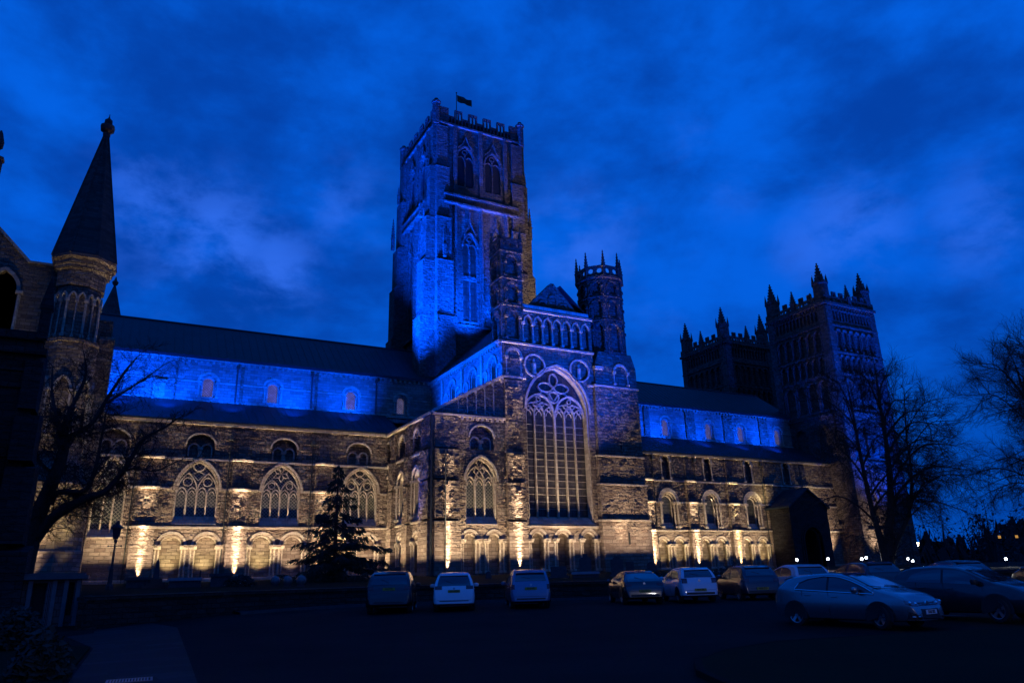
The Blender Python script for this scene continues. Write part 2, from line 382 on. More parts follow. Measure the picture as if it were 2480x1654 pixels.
def archband(b, F, u0, u1, vs, va, w, d0, d1, down=0.):
    # solid band around an arch of inner size (u0,u1,vs,va)
    i_ = arch(u0, u1, vs, va); o_ = arch(u0-w, u1+w, vs, va+w*1.12)
    if down: i_ = [(u0, vs-down)]+i_+[(u1, vs-down)]; o_ = [(u0-w, vs-down)]+o_+[(u1+w, vs-down)]
    n = len(i_); vv = []
    for k in range(n): vv += [F.p(*i_[k], d0), F.p(*i_[k], d1), F.p(*o_[k], d1), F.p(*o_[k], d0)]
    fs = []
    for k in range(n-1):
        for j in range(4): fs.append((4*k+j, 4*k+(j+1) % 4, 4*k+4+(j+1) % 4, 4*k+4+j))
    fs += [(0, 1, 2, 3), (4*n-1, 4*n-2, 4*n-3, 4*n-4)]
    b.add(vv, fs)
def shaft(b, F, u, v0, v1, d, r=.1, cap=True):
    b.tube([F.p(u, v0, d), F.p(u, v1, d)], r, 8)
    if cap:
        b.fb(F, u-r*2, u+r*2, v1-.08, v1+.2, d-r*2, d+r*2); b.fb(F, u-r*1.7, u+r*1.7, v0-.02, v0+.22, d-r*1.7, d+r*1.7)

def obj(name, b, mat, parent=None, label=None, smooth=None):
    me = bpy.data.meshes.new(name)
    off = Vector((0, 0, 0))
    if parent is not None:
        q = parent
        while q is not None:
            off = off+q.location; q = q.parent
    me.from_pydata([tuple(Vector(x)-off) for x in b.v] if off.length else b.v, [], b.f)
    bm = bmesh.new(); bm.from_mesh(me); bmesh.ops.recalc_face_normals(bm, faces=bm.faces); bm.to_mesh(me); bm.free()
    if smooth is not None:
        me.polygons.foreach_set('use_smooth', [True]*len(me.polygons)); me.set_sharp_from_angle(angle=R(smooth))
    if mat: me.materials.append(mat)
    o = bpy.data.objects.new(name, me); COL.objects.link(o)
    if parent is not None: o.parent = parent
    if label: o['label'] = label
    return o
def obj_each(name, b, mat, parent=None, tol=.12):
    # one object for every cluster of touching pieces
    n = len(b.v); uf = list(range(n))
    def find(a):
        while uf[a] != a: uf[a] = uf[uf[a]]; a = uf[a]
        return a
    for f in b.f:
        r = find(f[0])
        for i in f[1:]: uf[find(i)] = r
    comp = {}
    for i in range(n): comp.setdefault(find(i), []).append(i)
    bbs = []
    for r, ii in comp.items():
        vs = [b.v[i] for i in ii]; bbs.append([r, [min(v[k] for v in vs)-tol for k in range(3)], [max(v[k] for v in vs)+tol for k in range(3)]])
    g = list(range(len(bbs)))
    def fg(a):
        while g[a] != a: g[a] = g[g[a]]; a = g[a]
        return a
    for i in range(len(bbs)):
        for j in range(i):
            if all(bbs[i][1][k] <= bbs[j][2][k] and bbs[j][1][k] <= bbs[i][2][k] for k in range(3)): g[fg(i)] = fg(j)
    root2g = {bbs[i][0]: fg(i) for i in range(len(bbs))}; out = {}
    idx = [0]*n
    for i in range(n):
        q = out.setdefault(root2g[find(i)], B()); idx[i] = len(q.v); q.v.append(b.v[i])
    for f in b.f: out[root2g[find(f[0])]].f.append(tuple(idx[i] for i in f))
    return [obj(name, q, mat, parent) for q in out.values()]
def tag(o, label=None, cat=None, group=None, kind=None):
    for k, v in (('label', label), ('category', cat), ('group', group), ('kind', kind)):
        if v: o[k] = v
    return o
def thing(name, label, cat, loc=(0, 0, 0), rz=0., group=None):
    o = bpy.data.objects.new(name, None); COL.objects.link(o); o.location = loc; o.rotation_euler = (0, 0, rz)
    o.empty_display_size = .3
    return tag(o, label, cat, group)
def copy_tree(o, parent=None):
    c = o.copy(); COL.objects.link(c); c.parent = parent
    for ch in list(o.children): copy_tree(ch, c)
    return c

# ================================================================== THE CATHEDRAL
CA = thing('cathedral', 'floodlit medieval stone cathedral with a great central tower, twin west towers and long lead roofs', 'cathedral', (40, 78, 1.9))
GB = 1.2  # foundations start below the lawn

def window(name, F, u0, u1, vb, vs, va, lights, style, glass, depth=.55, mat=ST, orders=1, hood=True, sill=.9, label=None):
    """builds one window as a part (surround, sill) with tracery and glass; returns the hole to leave in the wall"""
    b = B(); c = (u0+u1)/2; a = (u1-u0)/2
    # splayed inner order standing inside the hole
    archband(b, F, u0+.14, u1-.14, vs, va-.16, .15, -depth, -.16, vs-vb)
    if hood: archband(b, F, u0-.04, u1+.04, vs, va+.05, .2, -.02, .16)
    # sloping sill
    b.hexa([F.p(u0, vb, -depth), F.p(u1, vb, -depth), F.p(u1, vb, .05), F.p(u0, vb, .05),
            F.p(u0, vb+sill, -depth), F.p(u1, vb+sill, -depth), F.p(u1, vb+.1, .05), F.p(u0, vb+.1, .05)])
    w = obj(name, b, STM if mat is ST else mat, CA, label)
    g0, g1 = u0+.14, u1-.14
    if style != 'plain':
        t = B(); d0, d1 = -depth+.04, -depth+.3; n = lights; lw = (g1-g0)/n
        mw = .15 if lw > .7 else .12
        for i in range(1, n):
            wd = mw*1.5 if (style == 'great' and i == n//2) else mw
            t.ribbon(F, [(g0+i*lw, vb+.15), (g0+i*lw, vs-.1)], wd, d0-.02, d1)
        hs = vs-.35
        for i in range(n):
            t.ribbon(F, arch(g0+i*lw, g0+(i+1)*lw, hs, hs+lw*.75, 5), .1, d0, d1-.05)
            # cusps in each head
            t.ribbon(F, arch(g0+(i+.22)*lw, g0+(i+.78)*lw, hs-.05, hs+lw*.38, 3), .06, d0, d1-.1)
        if style == 'retic':
            for (x0, x1) in ((g0, c), (c, g1)):
                t.ribbon(F, arch(x0, x1, hs+.15, hs+a*1.05, 7), .11, d0, d1)
                m = (x0+x1)/2; t.ribbon(F, circ(m, hs+a*.62, a*.21, 12), .09, d0, d1-.05, True)
            t.ribbon(F, circ(c, hs+a*1.42, a*.27, 14), .1, d0, d1, True)
            for s in (-1, 1):
                t.ribbon(F, [(c, hs+a*.7), (c+s*a*.28, hs+a*1.0), (c+s*a*.52, hs+a*1.02), (c+s*a*.7, hs+a*.85)], .08, d0, d1-.05)
                t.ribbon(F, [(c, hs+a*1.15), (c+s*a*.3, hs+a*1.0)], .08, d0, d1-.05)
        elif style == 'flower':
            for (x0, x1) in ((g0, c), (c, g1)):
                t.ribbon(F, arch(x0, x1, hs+.1, hs+a*.85, 7), .1, d0, d1)
                t.ribbon(F, circ((x0+x1)/2, hs+a*.55, a*.17, 10), .08, d0, d1-.05, True)
            cy = hs+a*1.2
            for k in range(6):
                q = PI/2+k*PI/3; m = (c+math.cos(q)*a*.24, cy+math.sin(q)*a*.24)
                t.ribbon(F, [(c, cy), (m[0]-math.sin(q)*a*.12, m[1]+math.cos(q)*a*.12), (c+math.cos(q)*a*.46, cy+math.sin(q)*a*.46),
                             (m[0]+math.sin(q)*a*.12, m[1]-math.cos(q)*a*.12)], .08, d0, d1-.04, True)
        elif style == 'three':
            for s in (-1, 1):
                t.ribbon(F, arch(c-a*.86 if s < 0 else c-a*.33, c+a*.33 if s < 0 else c+a*.86, hs+.1, hs+a*1.05, 7), .09, d0, d1)
                t.ribbon(F, [(c, hs+a*.4), (c+s*a*.34, hs+a*.75), (c+s*a*.22, hs+a*1.1), (c, hs+a*.85)], .08, d0, d1-.05)
            t.ribbon(F, [(c, hs+a*.95), (c-a*.2, hs+a*1.3), (c, hs+a*1.62), (c+a*.2, hs+a*1.3)], .08, d0, d1-.04, True)
        elif style == 'great':
            hs2 = vs-.3; third = (g1-g0)/2
            for (x0, x1) in ((g0, c-.08), (c+.08, g1)):
                t.ribbon(F, arch(x0, x1, hs2, hs2+2.2, 9), .2, d0, d1+.08)
                m = (x0+x1)/2; l3 = (x1-x0)/3
                for s in (-1, 1):
                    t.ribbon(F, arch(x0 if s < 0 else m-l3/2, m+l3/2 if s < 0 else x1, hs2+.1, hs2+1.25, 6), .1, d0, d1)
                    t.ribbon(F, circ(m+s*.42, hs2+1.12, .24, 10), .08, d0, d1, True)
                    t.ribbon(F, circ(m+s*l3*1.02, hs2+.62, .22, 10), .08, d0, d1, True)
                t.ribbon(F, circ(m, hs2+1.62, .24, 10), .08, d0, d1, True)
                t.ribbon(F, circ(m, hs2+.75, .25, 10), .08, d0, d1, True)
            cy = vs+2.3
            for (dx, dy, rx, ry) in ((-.98, .42, .88, .5), (.98, .42, .88, .5), (0, 1.25, .5, .72), (0, -.62, .62, .62)):
                t.ribbon(F, [(c+dx+rx*math.cos(2*PI*k/16)*(1 if abs(math.cos(2*PI*k/16)) < .99 else 1.05), cy+dy+ry*math.sin(2*PI*k/16)) for k in range(16)], .13, d0, d1+.04, True)
            for s in (-1, 1): t.ribbon(F, [(c+s*.08, hs2+1.6), (c+s*.5, cy-.35), (c+s*1.25, cy+.02), (c+s*2.2, cy-.75)], .12, d0, d1)
            for k in range(1, 14): t.ribbon(F, [(g0, vb+.9+k*.72), (g1, vb+.9+k*.72)], .05, d0-.01, d0+.05)
        obj('tracery', t, STM, w)
    gl = B(); gl.panel(F, opening(u0+.06, u1-.06, vb+.05, vs, va-.06), [], -depth+.05, .06)
    obj('glass', gl, glass, w)
    return opening(u0, u1, vb, vs, va)

def blind_arch(F, c, r, vs, vb, parent, bank, cols=True, orders=2, rise=None):
    """arcade arch on a wall: rings and shafts go into bank; returns the recess outline"""
    ri = r-.26*orders; rise = rise or 1.
    for k in range(orders): archband(bank, F, c-ri-.26*k, c+ri+.26*k, vs, vs+(ri+.26*k)*rise, .21, -.28+.14*k, -.06+.12*k)
    if cols:
        for s in (-1, 1):
            shaft(bank, F, c+s*(ri+.12), vb, vs-.16, -.1, .11); shaft(bank, F, c+s*(ri+.42), vb, vs-.16, .06, .1)
            bank.fb(F, c+s*(ri+.27)-.36, c+s*(ri+.27)+.36, vs-.06, vs+.1, -.2, .26)
    return opening(c-ri-.1, c+ri+.1, vb-.1, vs, vs+(ri+.1)*rise, 8)

F = NF(AY); FC = NF(CY)
def inpoly(q, P_):
    c = False; x, y = q
    for i in range(len(P_)):
        (a, b_), (d, e) = P_[i-1], P_[i]
        if (b_ > y) != (e > y) and x < (d-a)*(y-b_)/(e-b_)+a: c = not c
    return c
def blocks(b, F, u0, u1, v0, v1, d, holes, seed, prob=.42, mx=.085, keep=None):
    # single weathered stones standing proud of the wall face, course by course
    rn = random.Random(seed); v = v0+.05; k = 0
    big = [(sum(q[0] for q in h)/len(h), sum(q[1] for q in h)/len(h), h) for h in holes]
    ex = [[(cx+(x-cx)*1.0+(.42 if x > cx else -.42), y+(.5 if y > cy else -.12)) for x, y in h] for cx, cy, h in big]
    while v < v1-.2:
        rh = rn.uniform(.24, .38); u = u0+rn.uniform(0, .4)
        while u < u1-.25:
            w = min(rn.uniform(.28, .85), u1-u)
            if rn.random() < prob and w > .2:
                pts = [(u, v), (u+w, v), (u, v+rh), (u+w, v+rh), (u+w/2, v+rh/2)]
                if not any(inpoly(q, e) for e in ex for q in pts) and not (keep and not all(inpoly(q, keep) for q in pts)):
                    h = rn.uniform(.015, mx)*rn.choice((.5, 1, 1)); i = .015; s = h*rn.uniform(.2, .7); j = lambda: rn.uniform(-.035, .035)
                    p = [F.p(u+i, v+i, d-.03), F.p(u+w-i, v+i, d-.03), F.p(u+w-i, v+rh-i, d-.03), F.p(u+i, v+rh-i, d-.03)]
                    q = [F.p(u+i+s+j(), v+i+s*.4+j(), d+h), F.p(u+w-i-s+j(), v+i+s*.4+j(), d+h), F.p(u+w-i-s+j(), v+rh-i-s+j(), d+h*rn.uniform(.4, 1)), F.p(u+i+s+j(), v+rh-i-s+j(), d+h*rn.uniform(.4, 1))]
                    b.hexa(p+q)
            u += w
        v += rh
# ---------------------------------------------------------------- choir aisle wall
def aisle_wall(x0, x1, holes, butts, strings, eave, name, base=GB):
    w = B(); w.panel(F, rect(x0, x1, base, eave), holes, 0, .7, False); w.plate(F, rect(x0, x1, base, eave), -.62)
    blocks(w, F, x0, x1, 7.15, eave-.5, 0., holes, 3+int(x0))
    wall = obj(name, w, ST, CA)
    for (a, b_) in butts:
        k = B(); k.fb(F, a, b_, base, 6.95, -.1, .52); k.fb(F, a+.06, b_-.06, 6.95, 13.5, -.1, .44, .25); k.fb(F, a+.3, b_-.3, 13.5, eave-.55, -.1, .2, .15)
        k.fb(F, a-.03, b_+.03, base, 2.3, -.1, .555, .03)
        blocks(k, F, a+.02, b_-.02, 2.5, 6.8, .52, [], int(a*7), .4, .022); blocks(k, F, a+.1, b_-.1, 7.15, 13.1, .44, [], int(a*9), .5, .09)
        obj('buttress', k, ST, wall)
    for z in strings:
        k = B(); xs = x0
        skip = sorted((min(q[0] for q in h_)-.3, max(q[0] for q in h_)+.3) for h_ in holes if min(q[1] for q in h_) < z < max(q[1] for q in h_))
        for (a, b_) in butts+[(x1, x1)]:
            u = xs
            for s0, s1 in skip:
                if s0 > a or s1 < u: continue
                if s0 > u+.05: k.fb(F, u, s0, z-.16, z+.1, -.05, .13, .06)
                u = max(u, s1)
            if a > u+.05: k.fb(F, u, a, z-.16, z+.1, -.05, .13, .06)
            if b_ > a: k.fb(F, a-.04, b_+.04, z-.15, z+.11, -.05, .64, .06)
            xs = b_
        obj_each('string_course', k, STM, wall, .02)
    k = B(); k.fb(F, x0, x1, eave-.3, eave, -.3, .28); k.fb(F, x0, x1, base, 2.35, -.1, .16, .1)
    obj_each('cornice', k, STM, wall)
    return wall
bank = B(); holes = []
for i, (c, hw, vb, vs, va, st) in enumerate(((-.72, 1.34, 5.95, 10.3, 13.25, 'retic'), (6.75, 1.95, 7.2, 10.45, 13.3, 'retic'), (14.65, 1.93, 7.15, 10.45, 13.25, 'flower'), (22.9, 1.9, 7.15, 10.6, 13.2, 'retic'))):
    holes.append(window('pointed_window', F, c-hw, c+hw, vb, vs, va, 4 if i else 3, st, GLD))
GAL = B()
for c in (-.95, 6.65, 14.7, 22.6):
    holes.append(opening(c-1.3, c+1.3, 13.72, 14.9, 15.95))
    archband(GAL, F, c-1.28, c+1.28, 14.9, 15.93, .16, -.05, .1)
    for s in (-1, 1):
        archband(GAL, F, c+s*.58-.42, c+s*.58+.42, 14.5, 14.95, .14, -.5, -.3, .75)
    shaft(GAL, F, c, 13.72, 14.5, -.36, .12)
for c in (4.93, 8.02, 13.1, 16.15, 20.55, 23.75):
    holes.append(blind_arch(F, c, 1.42, 5.2, 2.2, None, bank))
wl = aisle_wall(-2.6, EX+.02, holes, [(1.42, 3.45), (9.72, 11.62), (17.95, 19.75)], [7.0, 10.62, 13.5], 17.16, 'choir_aisle_wall')
obj_each('blind_arch', bank, STM, wl, .0); obj_each('gallery_arch', GAL, STM, wl)
k = B()
for x in (1.15, 9.42, 17.6):
    k.tube([F.p(x, 1.6, .12), F.p(x, 15.6, .12)], .05, 6); k.fb(F, x-.16, x+.16, 15.5, 15.95, .05, .38)
obj_each('downpipe', k, PIPE, wl)
def leanto(x0, x1, name):
    k = B(); p = [(x0, AY-.42, 17.12), (x1, AY-.42, 17.12), (x1, CY+.2, 20.75), (x0, CY+.2, 20.75)]
    k.hexa(p+[(a, b_, c+.16) for a, b_, c in p])
    n = int((x1-x0)/.85); dv = Vector((0, CY+.2-AY+.42, 3.63))
    for i in range(n+1):
        x = x0+(x1-x0)*i/n; q = Vector((x, AY-.42, 17.28))
        k.tube([q, q+dv], .055, 4)
    return obj(name, k, LEAD, CA)
leanto(-2.6, EX+1.5, 'choir_aisle_roof')
def clerestory(x0, x1, wins, pils, name, pipes=()):
    hs = []
    for (c, hw, vb, vs, va) in wins:
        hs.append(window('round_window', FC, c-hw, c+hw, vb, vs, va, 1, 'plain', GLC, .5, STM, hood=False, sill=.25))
    w = B(); w.panel(FC, rect(x0, x1, 20., 25.7), hs, 0, .6, False); w.plate(FC, rect(x0, x1, 20., 25.7), -.56)
    wall = obj(name, w, STC, CA)
    k = B()
    for (c, hw, vb, vs, va) in wins:
        archband(k, FC, c-hw-.22, c+hw+.22, vs, vs+hw+.22, .26, -.05, .12)
        for s in (-1, 1): shaft(k, FC, c+s*(hw+.24), vb, vs-.1, .02, .1)
    obj_each('window_arch', k, STM, wall)
    k = B(); xs = x0
    for (c, hw, vb, vs, va) in wins+[(x1+1, .5, 0, 0, 0)]:
        k.fb(FC, xs, min(x1, c-hw-.5), 22.85, 22.98, -.03, .1); xs = c+hw+.5
        if xs > x1: break
    obj_each('string_course', k, STM, wall, .02)
    k = B(); k.fb(FC, x0, x1, 25.35, 25.72, -.3, .42, .1); k.fb(FC, x0, x1, 20.55, 20.95, -.05, .2, .15)
    n = int((x1-x0)/.62)
    for i in range(n): k.fb(FC, x0+.62*i+.15, x0+.62*i+.42, 25.02, 25.36, -.05, .3)
    obj_each('corbel_table', k, STM, wall)
    for (a, b_) in pils:
        k = B(); k.fb(FC, a, b_, 20.6, 25.0, -.05, .26); obj('pilaster', k, ST, wall)
    if pipes:
        k = B()
        for x in pipes: k.tube([FC.p(x, 20.8, .18), FC.p(x, 25.0, .18)], .08, 6); k.fb(FC, x-.18, x+.18, 24.7, 25.1, .05, .38)
        obj_each('downpipe', k, PIPE, wall)
    return wall
wl = clerestory(-3.2, 33.8, [(7.3, .68, 21.15, 22.9, 23.58), (14.2, .68, 21.1, 22.9, 23.58), (23.3, .7, 21.05, 22.85, 23.55), (29.58, .62, 21., 22.7, 23.32)],
                [(3.9, 4.1), (10.6, 10.9), (18.9, 19.15)], 'choir_clerestory_wall', (10.2, 18.5, 26.3))
k = B(); k.fb(FC, 2.05, 3.05, 20.2, 22.55, 0, .12); k.fb(FC, 1.9, 3.2, 22.4, 22.7, 0, .5); k.fb(FC, 1.85, 2.08, 20.2, 22.5, 0, .5)
obj('roof_door', k, STM, wl)
def mainroof(x0, x1, zr, name, yo=0.):
    k = B(); ey = CY-.5
    p = [(x0, ey, 25.68), (x1, ey, 25.68), (x1, 91.31, zr), (x0, 91.31, zr)]
    k.hexa([(a, b_, c-.3) for a, b_, c in p]+p)
    p = [(x0, 91.31, zr), (x1, 91.31, zr), (x1, 182.62-ey, 25.68), (x0, 182.62-ey, 25.68)]
    k.hexa([(a, b_, c-.3) for a, b_, c in p]+p)
    k.tube([(x0, 91.31, zr+.02), (x1, 91.31, zr+.02)], .14, 6)
    n = int((x1-x0)/.9); 
    for i in range(n+1):
        x = x0+(x1-x0)*i/n; k.tube([(x, ey, 25.7), (x, 91.31, zr)], .045, 4)
    return obj(name, k, LEAD, CA)
mainroof(-4.6, 34.4, 31.56, 'choir_roof')
# south side walls, plain, closing the volume
k = B(); k.box(-3, 34, 98.3, 99.2, 2, 25.6); k.box(50, 98, 98.3, 99.2, 2, 25.6); k.box(-3, 33, 104.9, 105.6, 2, 17); k.box(51, 98, 104.9, 105.6, 2, 17)
obj_each('south_wall', k, ST, CA)

# ---------------------------------------------------------------- nave
bank = B(); holes = []; nb = 1.75
for c in (64.85, 72.35, 80.1):
    holes.append(opening(c-1.25, c+1.25, 7.1, 10.7, 11.95))
    window('round_window', NF(AY+.3), c-.95, c+.95, 7.2, 10.65, 11.6, 1, 'plain', GLN, .35, STM, hood=False, sill=.9)
    archband(bank, F, c-1.25, c+1.25, 10.7, 11.95, .5, -.05, .16)
    archband(bank, F, c-1., c+1., 10.7, 11.7, .26, -.3, -.12)
    for s in (-1, 1): shaft(bank, F, c+s*1.08, 7.3, 10.5, -.15, .12); shaft(bank, F, c+s*1.42, 7.3, 10.5, .1, .11)
UP = B()
for c in (64.9, 72.3, 79.95, 87.65):
    holes.append(opening(c-.62, c+.62, 13.7, 16.2, 16.82, 6)); archband(UP, F, c-.64, c+.64, 16.2, 16.84, .3, -.05, .13)
    for s in (-1, 1): shaft(UP, F, c+s*.74, 13.7, 16.05, .04, .09)
for c in (63.5, 66.25, 70.7, 73.5, 78.25, 81.3):
    holes.append(blind_arch(F, c, 1.22, 5.12, 2.0, None, bank, orders=2))
wl = aisle_wall(50.3, 97.6, holes, [(60.4, 62.2), (67.9, 69.5), (75.3, 77.1), (82.6, 84.2), (90.4, 92)], [7.0, 10.62, 13.5], 17.16, 'nave_aisle_wall', 1.)
obj_each('blind_arch', bank, STM, wl, .0); obj_each('gallery_window', UP, STM, wl)
k = B()
for x in (62.6, 69.85, 82.45):
    k.tube([F.p(x, 1.4, .12), F.p(x, 16.3, .12)], .055, 6); k.fb(F, x-.18, x+.18, 16.2, 16.7, .05, .4)
obj_each('downpipe', k, PIPE, wl)
leanto(50.2, 97.6, 'nave_aisle_roof')
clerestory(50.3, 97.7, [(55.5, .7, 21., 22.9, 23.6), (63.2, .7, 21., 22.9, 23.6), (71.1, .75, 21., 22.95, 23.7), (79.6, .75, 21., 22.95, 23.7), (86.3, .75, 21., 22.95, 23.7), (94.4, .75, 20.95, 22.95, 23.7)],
           [(59., 60.8), (67, 67.9), (74.9, 76.7), (82.5, 84.4), (90.2, 92.1)], 'nave_clerestory_wall')
mainroof(47.5, 98.2, 31.1, 'nave_roof')

# ---------------------------------------------------------------- north porch
k = B(); FP = NF(73.6)
pr = [(82.7, 1.2), (82.7, 10.1), (86.5, 12.55), (90.3, 10.1), (90.3, 1.2)]
pr = [(x+0.0, z) for x, z in pr]
k.panel(FP, pr, [opening(84.8, 88.4, 1.3, 5.4, 7.3)], 0, .8)
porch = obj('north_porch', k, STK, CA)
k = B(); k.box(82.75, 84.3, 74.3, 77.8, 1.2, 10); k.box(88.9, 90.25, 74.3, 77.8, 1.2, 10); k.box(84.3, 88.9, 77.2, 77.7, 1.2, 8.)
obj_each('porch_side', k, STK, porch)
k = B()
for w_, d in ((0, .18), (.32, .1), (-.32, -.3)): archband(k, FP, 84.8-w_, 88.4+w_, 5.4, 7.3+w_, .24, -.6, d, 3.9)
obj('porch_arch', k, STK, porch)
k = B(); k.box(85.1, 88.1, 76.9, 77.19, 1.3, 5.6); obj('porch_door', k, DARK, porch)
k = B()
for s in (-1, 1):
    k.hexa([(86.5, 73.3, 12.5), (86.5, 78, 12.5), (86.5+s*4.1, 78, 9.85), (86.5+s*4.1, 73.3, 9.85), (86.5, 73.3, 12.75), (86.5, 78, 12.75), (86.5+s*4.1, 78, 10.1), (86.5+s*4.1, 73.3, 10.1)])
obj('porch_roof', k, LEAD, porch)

# ---------------------------------------------------------------- north transept
FT = NF(TY); FE = EF(EX); FX = EF(TX)
tr = B(); holes = []
holes.append(window('pointed_window', FT, 29.3, 32.6, 6.45, 10.65, 12.85, 3, 'three', GLD, .6))
aisle_holes = holes
AB = B(); ahole = []
for c in (29.7, 32.25): ahole.append(blind_arch(FT, c, 1.08, 5.05, 2.1, None, AB, orders=2))
ahole.append(opening(29.75, 32.4, 13.65, 14.85, 16.02))
archband(AB, FT, 29.78, 32.37, 14.85, 16., .16, -.05, .1)
for s in (-1, 1): archband(AB, FT, 31.07+s*.6-.45, 31.07+s*.6+.45, 14.4, 14.85, .14, -.5, -.3, .75)
shaft(AB, FT, 31.07, 13.7, 14.4, -.36, .12)
prof = [(EX, GB), (EX, 17.15), (33.62, 21.35), (33.62, GB)]
tr.panel(FT, prof, holes+ahole, 0, .7, False); tr.plate(FT, prof, -.64); blocks(tr, FT, EX, 33.6, 7.1, 21, 0., holes+ahole, 31, .45, .085, [(EX, 6.9), (EX, 17), (33.6, 21.2), (33.6, 6.9)])
aw = obj('transept_aisle_wall', tr, ST, CA)
# blind arcading in the lean-to gable and its coping
k = B()
for i in range(5):
    c = 29.0+i*.98; h = 17.3+(c-EX)*.5
    archband(k, FT, c-.36, c+.36, h-.1, h+.25, .12, -.02, .14, 0)
    k.fb(FT, c-.53, c-.43, 17.2, h-.1, 0, .12)
k.ribbon(FT, [(EX-.1, 17.15), (33.62, 21.4)], .3, -.4, .22)
k.fb(FT, EX-.1, 33.62, 16.75, 17.05, -.05, .3, .08)
for i in range(9): k.fb(FT, 28.8+i*.55, 29.05+i*.55, 16.5, 16.76, 0, .22)
obj_each('gable_arcade', k, STM, aw)
obj_each('blind_arch', AB, STM, aw)
def butt(Fm, a, b_, steps, name='buttress', par=None, base=GB):
    k = B(); z0 = base
    for z1, d, ins in steps:
        k.fb(Fm, a+ins, b_-ins, z0, z1, -.2, d, .22); blocks(k, Fm, a+ins+.03, b_-ins-.03, max(z0+.1, 2.4), z1-.35, d, [], int(a*11+z1), .36 if z1 < 7.5 else .5, .022 if z1 < 7.5 else .09); z0 = z1-.0
    return obj(name, k, ST, par)
butt(FT, EX-.02, 28.55, [(7.0, .55, 0), (10.7, .48, .03), (13.68, .4, .06), (16.9, .28, .1)], par=aw)
# east wall of the transept aisle
EH = []; EB = B(); EB2 = B()
for c in (73.1, 68.75, 77.4):
    w_ = 1.15
    EH.append(window('lancet_window', FE, c-w_, c+w_, 7.1, 11., 12.3, 1, 'plain', GLD, .7, STM, hood=False, sill=1.3))
    archband(EB, FE, c-w_, c+w_, 11., 12.3, .22, -.1, .16); archband(EB, FE, c-w_+.25, c+w_-.25, 11., 12.05, .2, -.4, -.12)
    for s in (-1, 1): shaft(EB, FE, c+s*(w_-.12), 7.4, 10.9, -.2, .12); shaft(EB, FE, c+s*(w_+.14), 7.4, 10.9, .08, .11)
    EH.append(opening(c-.8, c+.8, 13.9, 15.3, 16.1)); archband(EB, FE, c-.8, c+.8, 15.3, 16.1, .2, -.05, .14)
    EH.append(blind_arch(FE, c, 1.15, 5.1, 2.1, None, EB2, orders=2))
k = B(); k.panel(FE, rect(64.53, AY+.1, GB, 17.15), EH, 0, .6, False); blocks(k, FE, 64.6, AY, 7.2, 16.6, 0., EH, 41, .45, .085); k.plate(FE, rect(64.53, AY+.1, GB, 17.15), -.58)
ew = obj('transept_east_wall', k, ST, CA); obj_each('window_arch', EB, STM, ew); obj_each('blind_arch', EB2, STM, ew)
for (a, b_) in ((74.75, 76.2), (69.95, 71.45), (64.5, 66.9)):
    butt(FE, a, b_, [(7.0, .55, 0), (10.7, .5, .02), (13.68, .45, .05), (16.9, .3, .1)], par=ew)
k = B()
for z in (7.0, 13.6): k.fb(FE, 64.5, AY, z-.15, z+.1, -.05, .14, .05)
k.fb(FE, 64.3, AY, 16.85, 17.18, -.1, .35, .08); obj_each('string_course', k, STM, ew)
k = B(); k.tube([(EX-.25, 64.25, 1.5), (EX-.25, 64.25, 16.9)], .1, 6); k.tube([(EX+1.0, 63.85, 1.5), (EX+1.0, 63.85, 13.4)], .07, 6); obj_each('downpipe', k, PIPE, ew)
k = B(); p = [(EX-.3, 64.6, 17.2), (EX-.3, AY, 17.2), (33.7, AY+2, 21.0), (33.7, 64.6, 21.0)]
k.hexa([(a, b_, c-.2) for a, b_, c in p]+p); obj('transept_aisle_roof', k, LEAD, CA)
# main front
bank = B(); holes = []
holes.append(window('great_window', FT, 36.2, 43.9, 6.55, 18.2, 23.1, 6, 'great', GLG, 1.0))
for c in (37.1, 40.03, 43.1): holes.append(blind_arch(FT, c, 1.18, 5.1, 2.1, None, bank, orders=2))
prof = [(33.6, GB), (33.6, 25.24), (36.21, 25.24), (36.21, 29.3), (44.9, 29.3), (44.9, GB)]
tr = B(); up7 = []
for i in range(7): up7.append(opening(36.72+1.222*i-.44, 36.72+1.222*i+.44, 25.45, 27.75, 28.35, 6))
up7.append(opening(34.1, 35.6, 21.6, 23.6, 24.35, 8))
up7 += [circ(37.36, 22.95, 1.15, 24), circ(43.0, 22.95, 1.15, 24)]
tr.panel(FT, prof, holes+up7, 0, 1.1, False); tr.plate(FT, prof, -1.08); blocks(tr, FT, 33.7, 44.4, 7.1, 21.2, 0., holes+up7, 37, .45, .08)
front = obj('transept_front', tr, ST, CA)
obj_each('blind_arch', bank, STM, front, .0)
k = B(); k.plate(FT, rect(36.1, 44.4, 25.3, 28.7), -.35); k.plate(FT, rect(33.8, 36., 21.4, 24.5), -.35)
k.plate(FT, circ(37.36, 22.95, 1.2), -.22); k.plate(FT, circ(43., 22.95, 1.2), -.22)
obj_each('recess_back', k, ST, front, .01)
k = B()
for i in range(7):
    c = 36.72+1.222*i; archband(k, FT, c-.42, c+.42, 27.75, 28.4, .15, -.2, .16)
    shaft(k, FT, c-.61, 25.45, 27.5, .0, .11)
archband(k, FT, 34.1, 35.6, 23.6, 24.35, .3, -.2, .16)
for s in (34.0, 35.7): shaft(k, FT, s, 21.6, 23.45, .03, .1)
obj_each('upper_arcade', k, STM, front)
for c in (37.36, 43.):
    k = B(); k.ribbon(FT, circ(c, 22.95, 1.22, 28), .2, -.05, .16, True)
    q = FT.p(c, 22.95, -.1)
    k.lathe((q.x, q.y), [(.05, 22.05), (.3, 22.1), (.24, 22.5), (.28, 22.95), (.3, 23.2), (.1, 23.36), (.1, 23.4), (.15, 23.52), (.13, 23.68), (.02, 23.76)], 8)
    obj('roundel', k, STM, front)
k = B()
